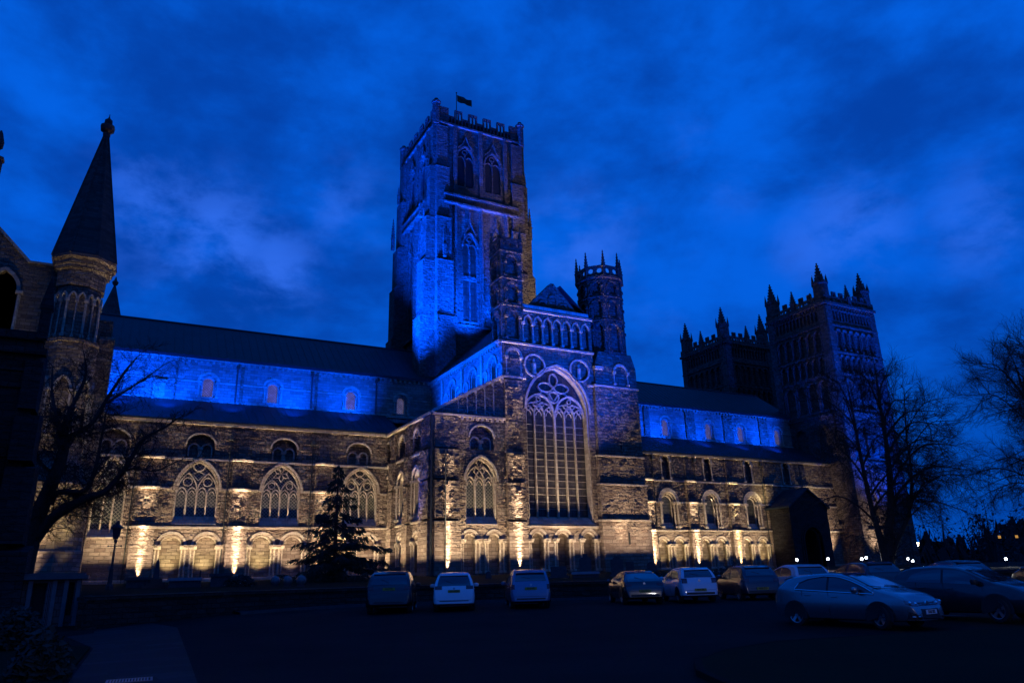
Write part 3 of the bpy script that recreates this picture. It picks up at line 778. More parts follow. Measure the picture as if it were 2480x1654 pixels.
for (a, b_, z, d) in ((33.5, 45, 25.2, .26), (36.1, 45, 29.1, .28), (33.5, 36.2, 21.45, .22), (44, 45, 21.45, .2), (33.6, 35.9, 13.66, .12), (33.6, 35.9, 10.72, .1)):
    k.fb(FT, a, b_, z-.16, z+.1, -.1, d, .06)
k.fb(FT, 35.9, 44.3, 6.25, 6.5, -.05, .14, .05); k.fb(FT, 36.1, 44.6, 29.3, 29.75, -.5, .1)
obj_each('string_course', k, STM, front)
butt(FT, 33.66, 35.75, [(7.0, .5, 0), (10.72, .44, .03), (13.66, .36, .06), (21.3, .22, .02), (25.1, .1, 0)], par=front)
# gable
k = B(); k.panel(NF(TY+.7), [(36.9, 29.2), (40.4, 32.95), (44., 29.2)], [], 0, .7)
for s in (-1, 1): k.ribbon(NF(TY+.7), [(40.4, 33.0), (40.4+s*3.7, 29.2)], .32, -.8, .14)
for (c, z, h) in ((40.4, 30.0, 1.5), (39.1, 29.8, .9), (41.7, 29.8, .9)):
    archband(k, NF(TY+.7), c-.42, c+.42, z+h-.5, z+h, .16, -.02, .16, h-.5)
obj('gable', k, ST, CA)
# transept clerestory, roof, west side
hs = []
wins = [(66.9, .75), (71.9, .75), (77.6, .75)]
for c, hw in wins: hs.append(window('round_window', FX, c-hw, c+hw, 20.9, 23.1, 23.9, 1, 'plain', GLN, .6, STM, hood=False, sill=.3))
k = B(); k.panel(FX, rect(64.6, 84.6, 17, 25.45), hs, 0, .7, False); k.plate(FX, rect(64.6, 84.6, 17, 25.45), -.68); tw = obj('transept_clerestory_wall', k, STC, CA)
k = B(); k.fb(FX, 64.6, 84.6, 25.1, 25.5, -.3, .42, .1)
for i in range(32): k.fb(FX, 64.9+.61*i, 65.15+.61*i, 24.75, 25.1, -.05, .28)
for c, hw in wins:
    archband(k, FX, c-hw-.2, c+hw+.2, 23.1, 24.05, .24, -.05, .13)
    for s in (-1, 1): archband(k, FX, c+s*1.75-.45, c+s*1.75+.45, 22.3, 22.75, .2, -.05, .13, 1.6)
for y in (69.3, 74.6, 80.4): k.fb(FX, y-.2, y+.2, 20.8, 24.8, -.05, .25)
obj_each('corbel_table', k, STM, tw, .4)
k = B()
for s, xe in ((-1, TX-.4), (1, 50.2)):
    p = [(xe, TY+.8, 25.45), (41.6, TY+.8, 33.1), (41.6, 84.5, 33.1), (xe, 84.5, 25.45)]
    k.hexa([(a, b_, c-.25) for a, b_, c in p]+p)
obj('transept_roof', k, LEAD, CA)
k = B(); k.box(49.6, 50.3, 66, 84, 1.5, 25.4); obj('transept_west_wall', k, ST, CA)
# east stair turret
def stage(b, Fm, u0, u1, z0, z1, holes, back=.4): b.panel(Fm, rect(u0, u1, z0, z1), holes, 0, back, False)
k = B(); k.box(34., 35.85, 64.93, 66.9, 25, 35.6)
tz = [(25.35, 29.3), (29.4, 32.4), (32.5, 35.6)]
for Fm, a, b_ in ((NF(TY), 33.62, 36.2), (EF(33.62), TY, 67.1)):
    for (z0, z1) in tz:
        c = (a+b_)/2; stage(k, Fm, a, b_, z0-.1, z1+.1, [opening(c-.68, c+.68, z0+.3, z1-1.15, z1-.5, 7)])
        archband(k, Fm, c-.68, c+.68, z1-1.15, z1-.5, .24, -.1, .1); archband(k, Fm, c-.45, c+.45, z1-1.15, z1-.72, .2, -.38, -.1)
        for s in (-1, 1): shaft(k, Fm, c+s*.82, z0+.25, z1-1.3, .03, .1)
        k.fb(Fm, a-.1, b_+.1, z1-.02, z1+.18, -.3, .16, .05)
k.box(35.8, 36.18, TY+.02, 67.1, 25, 35.6); k.box(33.62, 36.2, 66.7, 67.12, 25, 35.6)
tur = obj('stair_turret', k, ST, CA)
def pinnacle(x, y, z0, w, h, name='pinnacle', par=None, mat=None, crock=6):
    k = B(); s = w/2
    k.box(x-s, x+s, y-s, y+s, z0, z0+h*.38); k.box(x-s*1.25, x+s*1.25, y-s*1.25, y+s*1.25, z0+h*.36, z0+h*.4)
    k.lathe((x, y), [(s*1.3, z0+h*.4), (.03, z0+h)], 4, PI/4)
    for i in range(crock):
        f = (i+.5)/crock; zz = z0+h*(.42+.56*f); r = s*1.3*(1-f)*.98
        for j in range(4):
            q = PI/4+j*PI/2; e = r+s*.16
            k.lathe((x+math.cos(q)*e, y+math.sin(q)*e), [(.02, zz-.02), (s*.2, zz+h*.012), (s*.22, zz+h*.03), (.02, zz+h*.045)], 4)
    k.ball((x, y, z0+h), s*.28, 6, 4)
    return obj(name, k, mat or STD, par)
k = B()
for Fm, a, b_ in ((NF(TY-.1), 33.52, 36.3), (EF(33.52), TY-.1, 67.1)):
    c = (a+b_)/2; k.panel(Fm, rect(a, b_, 35.75, 37.3), [circ(c, 36.5, .27, 8), circ(c-.8, 36.5, .2, 8), circ(c+.8, 36.5, .2, 8)], 0, .18)
obj('turret_parapet', k, STD, tur)
for (x, y) in ((33.7, TY+.05), (36.1, TY+.05), (33.7, 66.9)): pinnacle(x, y, 35.8, .34, 3.0, par=tur)
# west stair turret: square base with sloped shoulder, octagon above
k = B()
k.fb(FT, 44.4, 50.62, GB, 7.0, -3.5, .75); k.fb(FT, 44.45, 50.5, 7.0, 10.72, -3.5, .66, .2); k.fb(FT, 44.5, 50.45, 10.72, 13.72, -3.5, .56, .2); k.fb(FT, 44.7, 50.5, 13.72, 21.5, -3.5, .4)
k.fb(FT, 44.9, 50.5, 21.5, 23.8, -3.5, .32)
for a_, b2_, z0_, z1_, d_ in ((44.5, 50.55, 2.6, 6.8, .75), (44.5, 50.45, 7.2, 10.4, .66), (44.55, 50.4, 10.9, 13.4, .56), (44.75, 50.45, 13.95, 21.2, .4)): blocks(k, FT, a_, b2_, z0_, z1_, d_, [], int(z1_*3), .48, .022 if z0_ < 3 else .085)
k.hexa([(44.9, TY-.32, 23.8), (50.5, TY-.32, 23.8), (50.5, TY+3.5, 23.8), (44.9, TY+3.5, 23.8), (45.8, TY+.1, 25.6), (50.3, TY+.1, 25.6), (50.3, TY+3.5, 25.6), (45.8, TY+3.5, 25.6)])
wt = obj('west_stair_tower', k, ST, CA)
k = B()
for (z, d, a, b_) in ((7.05, .86, 44.3, 50.7), (10.75, .76, 44.4, 50.6), (13.75, .66, 44.45, 50.55), (21.5, .5, 44.6, 50.6)): k.fb(FT, a, b_, z-.14, z+.1, -1, d, .06)
k.fb(FT, 44.8, 45.9, 23.3, 23.75, -.5, .6, .1)
archband(k, FT, 47.5, 49.1, 23.2, 23.95, .25, .25, .45); [shaft(k, FT, s, 21.7, 23.1, .38, .1) for s in (47.38, 49.22)]
obj_each('string_course', k, STM, wt)
k = B()
for (x, z) in ((47.2, 17.2), (47.6, 14.5)): k.fb(FT, x, x+.14, z, z+.85, .3, .42)
k.fb(FT, 47.5, 47.75, 4.6, 5.8, .7, .765); obj_each('slit_window', k, DARK, wt)
oc = (48.15, TY+2.32); OR = 2.45/math.cos(PI/8)
k = B(); k.lathe(oc, [(OR-.35, 25), (OR-.35, 35.)], 8)
def octface(i, r=2.45):
    q = -PI/2+i*PI/4; n = Vector((math.cos(q), math.sin(q), 0)); u = Vector((-n.y, n.x, 0))
    return Fr(Vector((oc[0], oc[1], 0))+n*r, u, n)
hw8 = 2.45*math.tan(PI/8)
for i in (-3, -2, -1, 0, 1, 2):
    Fm = octface(i)
    for (z0, z1, op) in ((25.5, 29.5, 0), (29.6, 32.4, 0), (32.5, 34.75, 1)):
        stage(k, Fm, -hw8, hw8, z0-.1, z1+.1, [opening(-.5, .5, z0+.25, z1-1.0, z1-.45, 7)], .33)
        archband(k, Fm, -.5, .5, z1-1., z1-.45, .2, -.1, .1)
        for s in (-1, 1): shaft(k, Fm, s*.68, z0+.2, z1-1.15, .02, .09)
        k.fb(Fm, -hw8-.06, hw8+.06, z1-.04, z1+.14, -.2, .13, .04)
ot = obj('octagonal_turret', k, STD, CA)
k = B()
for i in range(8):
    Fm = octface(i-3, 2.55); h_ = 2.55*math.tan(PI/8)
    k.fb(Fm, -h_-.05, h_+.05, 34.75, 35.05, -.4, .2, .05)
    k.panel(Fm, rect(-h_, h_, 35.0, 36.35), [circ(-.5, 35.68, .33, 8), circ(.5, 35.68, .33, 8)], 0, .2)
obj('turret_parapet', k, STD, ot)
for i in range(8):
    q = -PI/2+PI/8+i*PI/4; pinnacle(oc[0]+math.cos(q)*2.68, oc[1]+math.sin(q)*2.68, 34.9, .36, 3.3, par=ot, crock=5)

# ---------------------------------------------------------------- central tower
X0, X1, Y0, Y1 = 34., 47.8, 84.42, 98.2
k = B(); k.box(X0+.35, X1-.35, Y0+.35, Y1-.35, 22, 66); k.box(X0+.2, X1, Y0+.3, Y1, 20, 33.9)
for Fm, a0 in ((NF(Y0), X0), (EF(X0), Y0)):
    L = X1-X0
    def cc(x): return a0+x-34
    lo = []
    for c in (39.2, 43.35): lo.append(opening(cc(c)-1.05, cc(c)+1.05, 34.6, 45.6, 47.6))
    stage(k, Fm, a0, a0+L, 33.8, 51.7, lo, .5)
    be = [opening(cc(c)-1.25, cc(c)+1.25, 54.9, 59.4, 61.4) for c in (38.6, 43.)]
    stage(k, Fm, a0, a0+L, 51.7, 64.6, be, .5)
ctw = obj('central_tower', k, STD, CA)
for Fm, a0 in ((NF(Y0), X0), (EF(X0), Y0)):
    k = B(); L = X1-X0
    def cc(x): return a0+x-34
    for u in (cc(40.95), cc(36.9), cc(45.)): k.fb(Fm, u-.28, u+.28, 33.9, 64.4, -.1, .3); k.fb(Fm, u-.12, u+.12, 33.9, 51.5, .25, .5)
    for c in (39.2, 43.35):
        archband(k, Fm, cc(c)-1.05, cc(c)+1.05, 45.6, 47.6, .22, -.1, .2)
        k.ribbon(Fm, [(cc(c)-.9, 47.3), (cc(c), 49.4), (cc(c)+.9, 47.3)], .16, 0, .25); k.ribbon(Fm, [(cc(c), 49.2), (cc(c), 50.9)], .22, 0, .25)
    for c in (38.6, 43.):
        archband(k, Fm, cc(c)-1.25, cc(c)+1.25, 59.4, 61.4, .24, -.1, .2)
        k.ribbon(Fm, [(cc(c)-1.2, 61.), (cc(c)-.5, 61.75), (cc(c), 63.1), (cc(c)+.5, 61.75), (cc(c)+1.2, 61.)], .18, 0, .26)
    k.fb(Fm, a0-.1, a0+L+.1, 64.35, 64.75, -.2, .35, .1); k.fb(Fm, a0, a0+L, 33.6, 34.2, -.1, .4, .25)
    obj_each('stone_moulding', k, STD, ctw)
    k = B(); k.fb(Fm, a0+1, a0+L-1, 51.5, 51.85, -.2, .75, .1)
    for i in range(34): k.fb(Fm, a0+1.15+.35*i, a0+1.28+.35*i, 51.8, 52.75, .5, .62)
    k.fb(Fm, a0+1, a0+L-1, 52.75, 53.05, .42, .7)
    obj('gallery_balustrade', k, STD, ctw)
    for c, vb, vs, va, hw in ((39.2, 34.6, 45.6, 47.6, 1.05), (43.35, 34.6, 45.6, 47.6, 1.05), (38.6, 54.9, 59.4, 61.4, 1.25), (43., 54.9, 59.4, 61.4, 1.25)):
        k = B(); c = cc(c)
        k.ribbon(Fm, [(c, vb), (c, va-.9)], .2, -.45, -.15)
        for s in (-1, 1): k.ribbon(Fm, arch(c+s*hw/2-hw/2, c+s*hw/2+hw/2, vs-.3, vs+.5, 5), .14, -.45, -.15)
        k.ribbon(Fm, circ(c, va-.75, .38, 10), .12, -.45, -.15, True)
        if vb < 40: k.fb(Fm, c-hw, c+hw, 40.6, 41.2, -.48, -.12); k.fb(Fm, c-hw, c+hw, 34.4, 34.8, -.45, .1, .2)
        for i in range(int((vs-vb)/.55)): k.fb(Fm, c-hw, c+hw, vb+.2+.55*i, vb+.38+.55*i, -.5, -.36)
        w_ = obj('belfry_window' if vb > 40 else 'tall_lancet_window', k, STD if vb < 40 else STD, ctw)
        k = B(); k.plate(Fm, opening(c-hw-.05, c+hw+.05, vb-.05, vs, va+.05), -.33); obj('louvre_shade_plate' if vb > 40 else 'glass', k, DARK if vb > 40 else GLG, w_)  # belfry: dark plate paints the shade behind the louvres
# angle buttresses, stepping in as they rise
ST4 = [(22, 35, 2.1, 2.5), (35, 43, 1.75, 2.3), (43, 49.5, 1.35, 2.1), (49.5, 57.5, .9, 1.9), (57.5, 64.3, .5, 1.7)]
for (cx, cy, sx, sy) in ((X0, Y0, -1, -1), (X1, Y0, 1, -1), (X0, Y1, -1, 1), (X1, Y1, 1, 1)):
    for ax in (0, 1):
        k = B()
        for (z0, z1, pj, wd) in ST4:
            pr2 = pj*(1 if ax == 0 else .55)
            if ax == 0:   # projects east or west
                xa, xb = sorted((cx-sx*.1, cx+sx*pr2)); ya, yb = sorted((cy+sy*.05, cy-sy*wd))
            else:
                ya, yb = sorted((cy-sy*.1, cy+sy*pr2)); xa, xb = sorted((cx+sx*.05, cx-sx*wd))
            k.box(xa, xb, ya, yb, z0, z1-.5)
            # sloping set-off
            m = .35
            xa2, xb2, ya2, yb2 = xa, xb, ya, yb
            if ax == 0: xa2, xb2 = (xa+m, xb) if sx < 0 else (xa, xb-m)
            else: ya2, yb2 = (ya+m, yb) if sy < 0 else (ya, yb-m)
            k.hexa([(xa-.06, ya-.06, z1-.5), (xb+.06, ya-.06, z1-.5), (xb+.06, yb+.06, z1-.5), (xa-.06, yb+.06, z1-.5), (xa2, ya2, z1), (xb2, ya2, z1), (xb2, yb2, z1), (xa2, yb2, z1)])
        obj('angle_buttress', k, STD, ctw)
    pinnacle(cx+sx*1.75, cy-sy*1.0, 49.2, .45, 5.2, par=ctw); pinnacle(cx-sx*1., cy+sy*.85, 43, .45, 4.6, par=ctw); pinnacle(cx+sx*.95, cy-sy*.8, 57.2, .35, 3.2, par=ctw)
# pierced stepped parapet
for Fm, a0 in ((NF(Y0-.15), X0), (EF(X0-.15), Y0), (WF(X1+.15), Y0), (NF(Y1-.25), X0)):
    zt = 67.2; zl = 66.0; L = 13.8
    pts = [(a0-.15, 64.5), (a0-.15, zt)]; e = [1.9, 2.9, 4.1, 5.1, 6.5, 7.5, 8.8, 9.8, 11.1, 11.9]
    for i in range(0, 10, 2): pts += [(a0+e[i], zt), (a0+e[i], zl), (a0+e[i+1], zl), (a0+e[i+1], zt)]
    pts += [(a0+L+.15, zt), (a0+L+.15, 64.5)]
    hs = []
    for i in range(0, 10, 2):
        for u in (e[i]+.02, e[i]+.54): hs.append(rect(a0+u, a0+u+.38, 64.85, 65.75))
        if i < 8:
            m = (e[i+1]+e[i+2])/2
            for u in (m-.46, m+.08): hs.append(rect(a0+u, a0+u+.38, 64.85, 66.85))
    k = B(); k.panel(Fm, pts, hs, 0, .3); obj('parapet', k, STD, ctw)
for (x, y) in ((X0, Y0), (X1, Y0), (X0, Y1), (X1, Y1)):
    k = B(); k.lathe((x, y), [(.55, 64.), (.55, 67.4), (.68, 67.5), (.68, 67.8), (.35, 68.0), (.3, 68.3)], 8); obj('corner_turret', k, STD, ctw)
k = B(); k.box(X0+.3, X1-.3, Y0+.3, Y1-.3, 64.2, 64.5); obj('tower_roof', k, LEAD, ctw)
fl = thing('flagpole', 'thin flagpole with a dark flag flying from the top of the central tower', 'flagpole', (40.1, 91, 64.5))
k = B(); k.tube([(40.1, 91, 64.4), (40.1, 91, 75.6)], [.1, .06], 6); k.ball((40.1, 91, 75.7), .13); obj('pole', k, IRON, fl)
k = B(); nfl = 14
for i in range(nfl+1):
    x = 40.2+2.5*i/nfl; y = 91+.18*math.sin(i*.8)*i/nfl; z = 75.35-.35*(i/nfl)**1.3
    k.v += [(x, y, z), (x+.05, y+.03, z-1.15-.1*math.sin(i*.5)), (x, y+.015, z), (x+.05, y+.045, z-1.15-.1*math.sin(i*.5))]
for i in range(nfl): a = 4*i; k.f += [(a, a+1, a+5, a+4), (a+2, a+6, a+7, a+3), (a, a+4, a+6, a+2), (a+1, a+3, a+7, a+5)]
obj('flag', k, plain('flag_cloth', (.03, .06, .04), .9, .5, 1.5), fl)

# ---------------------------------------------------------------- west towers
def west_tower(yc):
    x0, x1, y0, y1 = 97.5, 109.57, yc-6.03, yc+6.03
    k = B(); k.box(x0+.4, x1-.4, y0+.4, y1-.4, 1, 43); k.box(x0+.4, x1, y1-.4, y1, 1, 43); k.box(x1-.4, x1, y0+.4, y1, 1, 43)
    L = 12.06
    for Fm, a in ((EF(x0), y0), (NF(y0), x0)):
        def row(n, w, z0, z1, off=1.55):
            s = (L-2*off)/n; return [opening(a+off+s*(i+.5)-w/2, a+off+s*(i+.5)+w/2, z0, z1-w/2, z1, 5) for i in range(n)]
        corner = lambda z0, z1: [opening(a+u-.28, a+u+.28, z0, z1-.28, z1, 4) for u in (.62, L-.62)]
        stage(k, Fm, a, a+L, 39.2, 43.1, row(12, .5, 40.1, 41.9)+corner(40.1, 41.9), .4)
        stage(k, Fm, a, a+L, 34.6, 39.2, row(6, 1.0, 35., 38.5)+corner(35.2, 38.2), .4)
        stage(k, Fm, a, a+L, 31.1, 34.6, row(7, .85, 31.4, 34.1)+corner(31.4, 34), .4)
        stage(k, Fm, a, a+L, 24.8, 31.1, row(4, 1.5, 25.6, 30.3)+corner(25.6, 30), .4)
        stage(k, Fm, a, a+L, 1., 24.8, row(2, 2.2, 17.8, 23.2)+row(2, 1.9, 8, 12.5), .4)
    tw = obj('west_tower', k, STD, CA)
    k = B()
    for Fm, a in ((EF(x0), y0), (NF(y0), x0)):
        for z in (39.2, 34.6, 31.1, 24.8, 17.2, 7.): k.fb(Fm, a-.12, a+L+.12, z-.18, z+.14, -.1, .2, .06)
        k.fb(Fm, a-.2, a+L+.2, 42.6, 43.15, -.3, .42, .1)
        for i in range(18): k.fb(Fm, a+.3+i*.65, a+.55+i*.65, 42.2, 42.6, 0, .28)
        def rings(n, w, z1, off=1.55):
            s = (L-2*off)/n
            for i in range(n):
                c = a+off+s*(i+.5); archband(k, Fm, c-w/2, c+w/2, z1-w/2, z1, .14, -.1, .12)
        rings(12, .5, 41.9); rings(6, 1., 38.5); rings(7, .85, 34.1); rings(4, 1.5, 30.3); rings(2, 2.2, 23.2)
        for n, z0, z1 in ((6, 35, 37.9), (7, 31.3, 33.6), (4, 25.4, 29.4)):
            s = (L-3.1)/n
            for i in range(n+1): shaft(k, Fm, a+1.55+s*i, z0, z1, .06, .11)
        for u in (0, L-1.3): k.fb(Fm, a+u, a+u+1.3, 1, 42.4, -.1, .16)
    obj_each('stone_moulding', k, STD, tw)
    k = B()
    for Fm, a in ((EF(x0-.2), y0), (NF(y0-.2), x0), (WF(x1+.2), y0), (NF(y1-.1), x0)):
        zt = 45.0; pts = [(a, 43.1), (a, 44.2)]; hs = []; n = 7; s = L/n
        for i in range(n): pts += [(a+s*i+.4, 44.2), (a+s*i+.4, zt), (a+s*i+1.3, zt), (a+s*i+1.3, 44.2)]
        pts += [(a+L, 44.2), (a+L, 43.1)]
        for i in range(n):
            hs += [rect(a+s*i+.6, a+s*i+.8, 44.1, 44.75), rect(a+s*i+.92, a+s*i+1.12, 44.1, 44.75), circ(a+s*i+.85, 43.6, .24, 6), circ(a+s*i+.12, 43.6, .2, 6), circ(a+s*i+1.5, 43.6, .2, 6)]
        k.panel(Fm, pts, hs, 0, .25)
    obj('parapet', k, STD, tw)
    for (x, y) in ((x0, y0), (x0, y1), (x1, y0), (x1, y1)):
        cx = x+(.9 if x == x0 else -.9); cy = y+(.9 if y == y0 else -.9)
        k = B(); k.lathe((cx, cy), [(1.25, 42.8), (1.2, 46.2), (1.35, 46.3), (1.35, 46.6), (.75, 46.7), (.06, 50.1)], 8)
        for j in range(8):
            q = PI/8+j*PI/4; k.lathe((cx+1.15*math.cos(q), cy+1.15*math.sin(q)), [(.16, 46.3), (.16, 46.9), (.02, 48.)], 4)
            for i in range(6): f = (i+.4)/6; r = .72*(1-f)+.1; k.ball((cx+r*math.cos(q), cy+r*math.sin(q), 46.8+3.2*f), .13, 4, 3)
        k.ball((cx, cy, 50.1), .16, 5, 4)
        obj('corner_pinnacle', k, STD, tw)
    for (x, y) in ((x0, yc), (x1, yc), ((x0+x1)/2, y0), ((x0+x1)/2, y1)): pinnacle(x, y, 43.1, .75, 3.7, par=tw, crock=5)
    return tw
west_tower(79.93); west_tower(102.69)

# ---------------------------------------------------------------- east end: turrets, spires and gable
NY = 75.2
def oct_turret(cx, cy, full=True):
    k = B(); r = 1/math.cos(PI/8)
    k.lathe((cx, cy), [(3.35*r, GB), (3.35*r, 4.6), (3.2*r, 4.75), (3.15*r, 10.1), (2.6*r, 11.0), (2.2*r, 12.2), (2.1*r, 22.4), (2.2*r, 22.5), (2.2*r, 22.8), (1.72*r, 22.95), (1.72*r, 27.9), (1.88*r, 28.)], 8)
    k.lathe((cx, cy), [(1.9*r, 27.9), (1.95*r, 29.4), (2.2*r, 29.6), (2.2*r, 29.8), (2.35*r, 29.95), (2.35*r, 30.2), (2.6*r, 30.5), (2.6*r, 30.75), (2.0*r, 30.8)], 8)
    tu = obj('octagonal_turret', k, ST, CA)
    k = B()
    for i in range(8):
        q = -PI/2+i*PI/4; n = Vector((math.cos(q), math.sin(q), 0)); u = Vector((-n.y, n.x, 0)); Fm = Fr(Vector((cx, cy, 0))+n*1.72, u, n)
        for c in (-.36, .36):
            k.ribbon(Fm, arch(c-.3, c+.3, 26.6, 27.25, 5), .13, -.05, .2)
        for c in (-.7, 0, .7): shaft(k, Fm, c, 23., 26.4, .08, .07)
        Fm = Fr(Vector((cx, cy, 0))+n*2.14, u, n)
        k.ribbon(Fm, arch(-.62, .62, 18.2, 19.3, 6), .2, -.05, .16); [shaft(k, Fm, s, 14, 18, .06, .09) for s in (-.66, .66)]
    obj_each('blind_arch', k, STM, tu, .05)
    k = B(); k.lathe((cx, cy), [(2.62*r, 30.75), (.22, 44.5), (.22, 44.9)], 8)
    for i in range(8):
        q = PI/8+i*PI/4; k.tube([(cx+2.62*r*math.cos(q), cy+2.62*r*math.sin(q), 30.75), (cx+.22*math.cos(q), cy+.22*math.sin(q), 44.6)], .1, 4)
    sp_ = obj('spire', k, SPM, tu)
    k = B(); k.lathe((cx, cy), [(.3, 44.5), (.36, 44.8), (.3, 45.0), (.62, 45.25), (.68, 45.6), (.62, 45.85), (.3, 46.), (.38, 46.15), (.36, 46.45), (.12, 46.7), (.05, 46.9), (.03, 47.2)], 8)
    obj('finial', k, SPM, sp_)
    return tu
oct_turret(-5.42, 74.4); k = B(); k.lathe((-3.85, 106), [(1.9, 20), (1.9, 33), (2.1, 33.2), (2.1, 33.6), (.14, 40.6), (.3, 40.75), (.42, 41.1), (.2, 41.35), (.05, 41.9)], 8); obj('far_spire', k, SPM, CA)
k = B(); FN = NF(NY+.4)
k.panel(FN, [(-30, GB), (-30, 30.4), (-16, 36.8), (-9.9, 30.5), (-7., 30.5), (-7., GB)], [opening(-12.8, -10.3, 23.3, 27.6, 29.6)], 0, 1.); k.plate(FN, rect(-13.2, -9.9, 23, 30), -.9)
ne = obj('east_gable', k, ST, CA)
k = B(); k.ribbon(FN, arch(-12.8, -10.3, 27.6, 29.6), .3, -.1, .25); k.ribbon(FN, [(-16, 36.9), (-9.9, 30.6), (-6.5, 30.6)], .25, -.6, .2)
for s in (-12.9, -10.2): shaft(k, FN, s, 23.4, 27.4, .1, .14)
obj_each('gable_moulding', k, STM, ne)
k = B(); k.box(-16, -4.6, NY+1.3, 108, GB, 29.5); k.box(-4.7, -2.45, NY+2.2, 84.6, GB, 26.4)
k.fb(NF(NY+2.3), -4.6, -2.1, GB, 10.2, 0, 1.6); k.fb(NF(NY+2.3), -3.4, -2.1, 10.2, 24.8, 0, .9, .6)
obj('east_transept_wall', k, ST, CA)
k = B(); k.lathe((-13.15, 70.5), [(.6, GB), (.6, 37.6), (.72, 37.7), (.72, 37.95), (.25, 38.1), (.2, 38.8), (.38, 39.), (.42, 39.6), (.28, 40.1), (.2, 40.4), (.05, 40.7)], 6)
obj('gable_pinnacle', k, SPM, CA)

# ================================================================== GROUND
def gz(x, y): return min(.45, max(0., -.85+.0272*(x+y)))
WALLP = [(-40., 41.6), (-.72, 41.4), (-.7, 36.0), (5.5, 39.4), (11.3, 40.3), (14.8, 39.2), (20.7, 36.6), (27.2, 33.6), (33.5, 30.6), (41, 26.8), (55, 20.5), (80, 9.), (140, -18.), (400, -135)]
def wally(x):
    for (a, b_), (c, d) in zip(WALLP, WALLP[1:]):
        if x <= c: return b_+(d-b_)*(x-a)/(c-a)
    return WALLP[-1][1]
def lawnz(x, y):
    t_ = (y-wally(x))/max(6, 66-max(wally(x), 20))
    return 1.36+.62*min(1, max(0, t_))-.0022*max(0, x-50)
def groundmat(name, c1, c2, scale, rough=.9, bump=.02, slabs=None, spec=.06):
    m, t, b = newmat(name); P = t.n('NewGeometry').outputs['Position']
    n = t.noise(P, scale, 6, .65); n_ = t.noise(P, .35, 4, .6)
    col = t.mix(t.mr(t.m('ADD', t.m('MULTIPLY', n, .5), t.m('MULTIPLY', n_, .5)), .35, .65), c1, c2)
    h = n
    if slabs:
        bk = t.n('TexBrick'); mp = t.n('Mapping'); mp.inputs['Rotation'].default_value = (0, 0, slabs[2]); t.l(P, mp.inputs[0]); t.l(mp.outputs[0], bk.inputs['Vector'])
        for k, x in (('Scale', 1), ('Brick Width', slabs[0]), ('Row Height', slabs[1]), ('Mortar Size', .012), ('Bias', -.55)): bk.inputs[k].default_value = x
        bk.inputs['Color1'].default_value = (.6, .6, .6, 1); bk.inputs['Color2'].default_value = (5.5, 5.5, 5.5, 1); bk.inputs['Mortar'].default_value = (.25, .25, .25, 1)
        col = t.mix(1., col, bk.outputs[0], 'MULTIPLY')
        t.l(t.mr(t.n('SeparateColor').outputs[0], 0, 1), b.inputs['Roughness']) if False else None
    t.l(col, b.inputs['Base Color']); b.inputs['Roughness'].default_value = rough; b.inputs['Specular IOR Level'].default_value = spec
    bp = t.n('Bump'); bp.inputs['Distance'].default_value = bump; bp.inputs['Strength'].default_value = .6; t.l(h, bp.inputs['Height']); t.l(bp.outputs[0], b.inputs['Normal'])
    return m
ASPH = groundmat('asphalt', (.009, .009, .0095), (.019, .018, .017), 9, .95)
FLAG = groundmat('flagstones', (.0045, .0045, .0048), (.009, .009, .009), 4, .85, .01, (1.25, .55, -.12), .3)
GRASS = groundmat('grass_turf', (.008, .011, .005), (.014, .018, .007), 12, .95, .05)
def sheet(xs, ys, zf, name, mat, kind='structure', mask=None):
    b = B(); nx, ny = len(xs), len(ys); b.v = [(x, y, zf(x, y)) for y in ys for x in xs]
    for j in range(ny-1):
        for i in range(nx-1):
            if mask and not mask((xs[i]+xs[i+1])/2, (ys[j]+ys[j+1])/2): continue
            b.f.append((j*nx+i, j*nx+i+1, (j+1)*nx+i+1, (j+1)*nx+i))
    return tag(obj(name, b, mat), kind=kind)
xs = [-1500, -600, -200, -80]+[-40+4*i for i in range(36)]+[120, 200, 600, 1500]
ys = [-1500, -500, -100, -40]+[-20+4*i for i in range(22)]+[90, 200, 600, 1500]
sheet(xs, ys, gz, 'ground', ASPH)
# churchyard lawn behind the retaining wall
b = B(); cols = [-40+2*i for i in range(96)]+[160, 200, 260, 330, 400]; nr = 18
for x in cols:
    y0 = wally(x)+.1
    for j in range(nr+1):
        y = y0+(150-y0)*(j/nr)**1.6; n_ = .05*math.sin(x*.7+j)*math.cos(y*.4); b.v.append((x, y, lawnz(x, y)+n_))
for i in range(len(cols)-1):
    for j in range(nr): a = i*(nr+1)+j; b.f.append((a, a+nr+1, a+nr+2, a+1))
tag(obj('lawn', b, GRASS, smooth=60), kind='structure')
b = B()
for (a, c) in zip(WALLP[:-2], WALLP[1:-1]):
    n = max(1, int((c[0]-a[0])/2))
    for i in range(n):
        x0 = a[0]+(c[0]-a[0])*i/n; x1 = a[0]+(c[0]-a[0])*(i+1)/n; y0, y1 = wally(x0), wally(x1)
        d = Vector((x1-x0, y1-y0, 0)).normalized(); nn = Vector((d.y, -d.x, 0))
        def q(x, y, o, z): return (x+nn.x*o, y+nn.y*o, z)
        z0, z1 = 1.22, 1.22
        b.hexa([q(x0, y0, .22, -.2), q(x1, y1, .22, -.2), q(x1, y1, -.2, -.2), q(x0, y0, -.2, -.2), q(x0, y0, .18, z0), q(x1, y1, .18, z1), q(x1, y1, -.2, z1), q(x0, y0, -.2, z0)])
        b.hexa([q(x0, y0, .27, z0), q(x1, y1, .27, z1), q(x1, y1, -.22, z1), q(x0, y0, -.22, z0), q(x0, y0, .27, z0+.14), q(x1, y1, .27, z1+.14), q(x1, y1, -.22, z1+.18), q(x0, y0, -.22, z0+.18)])
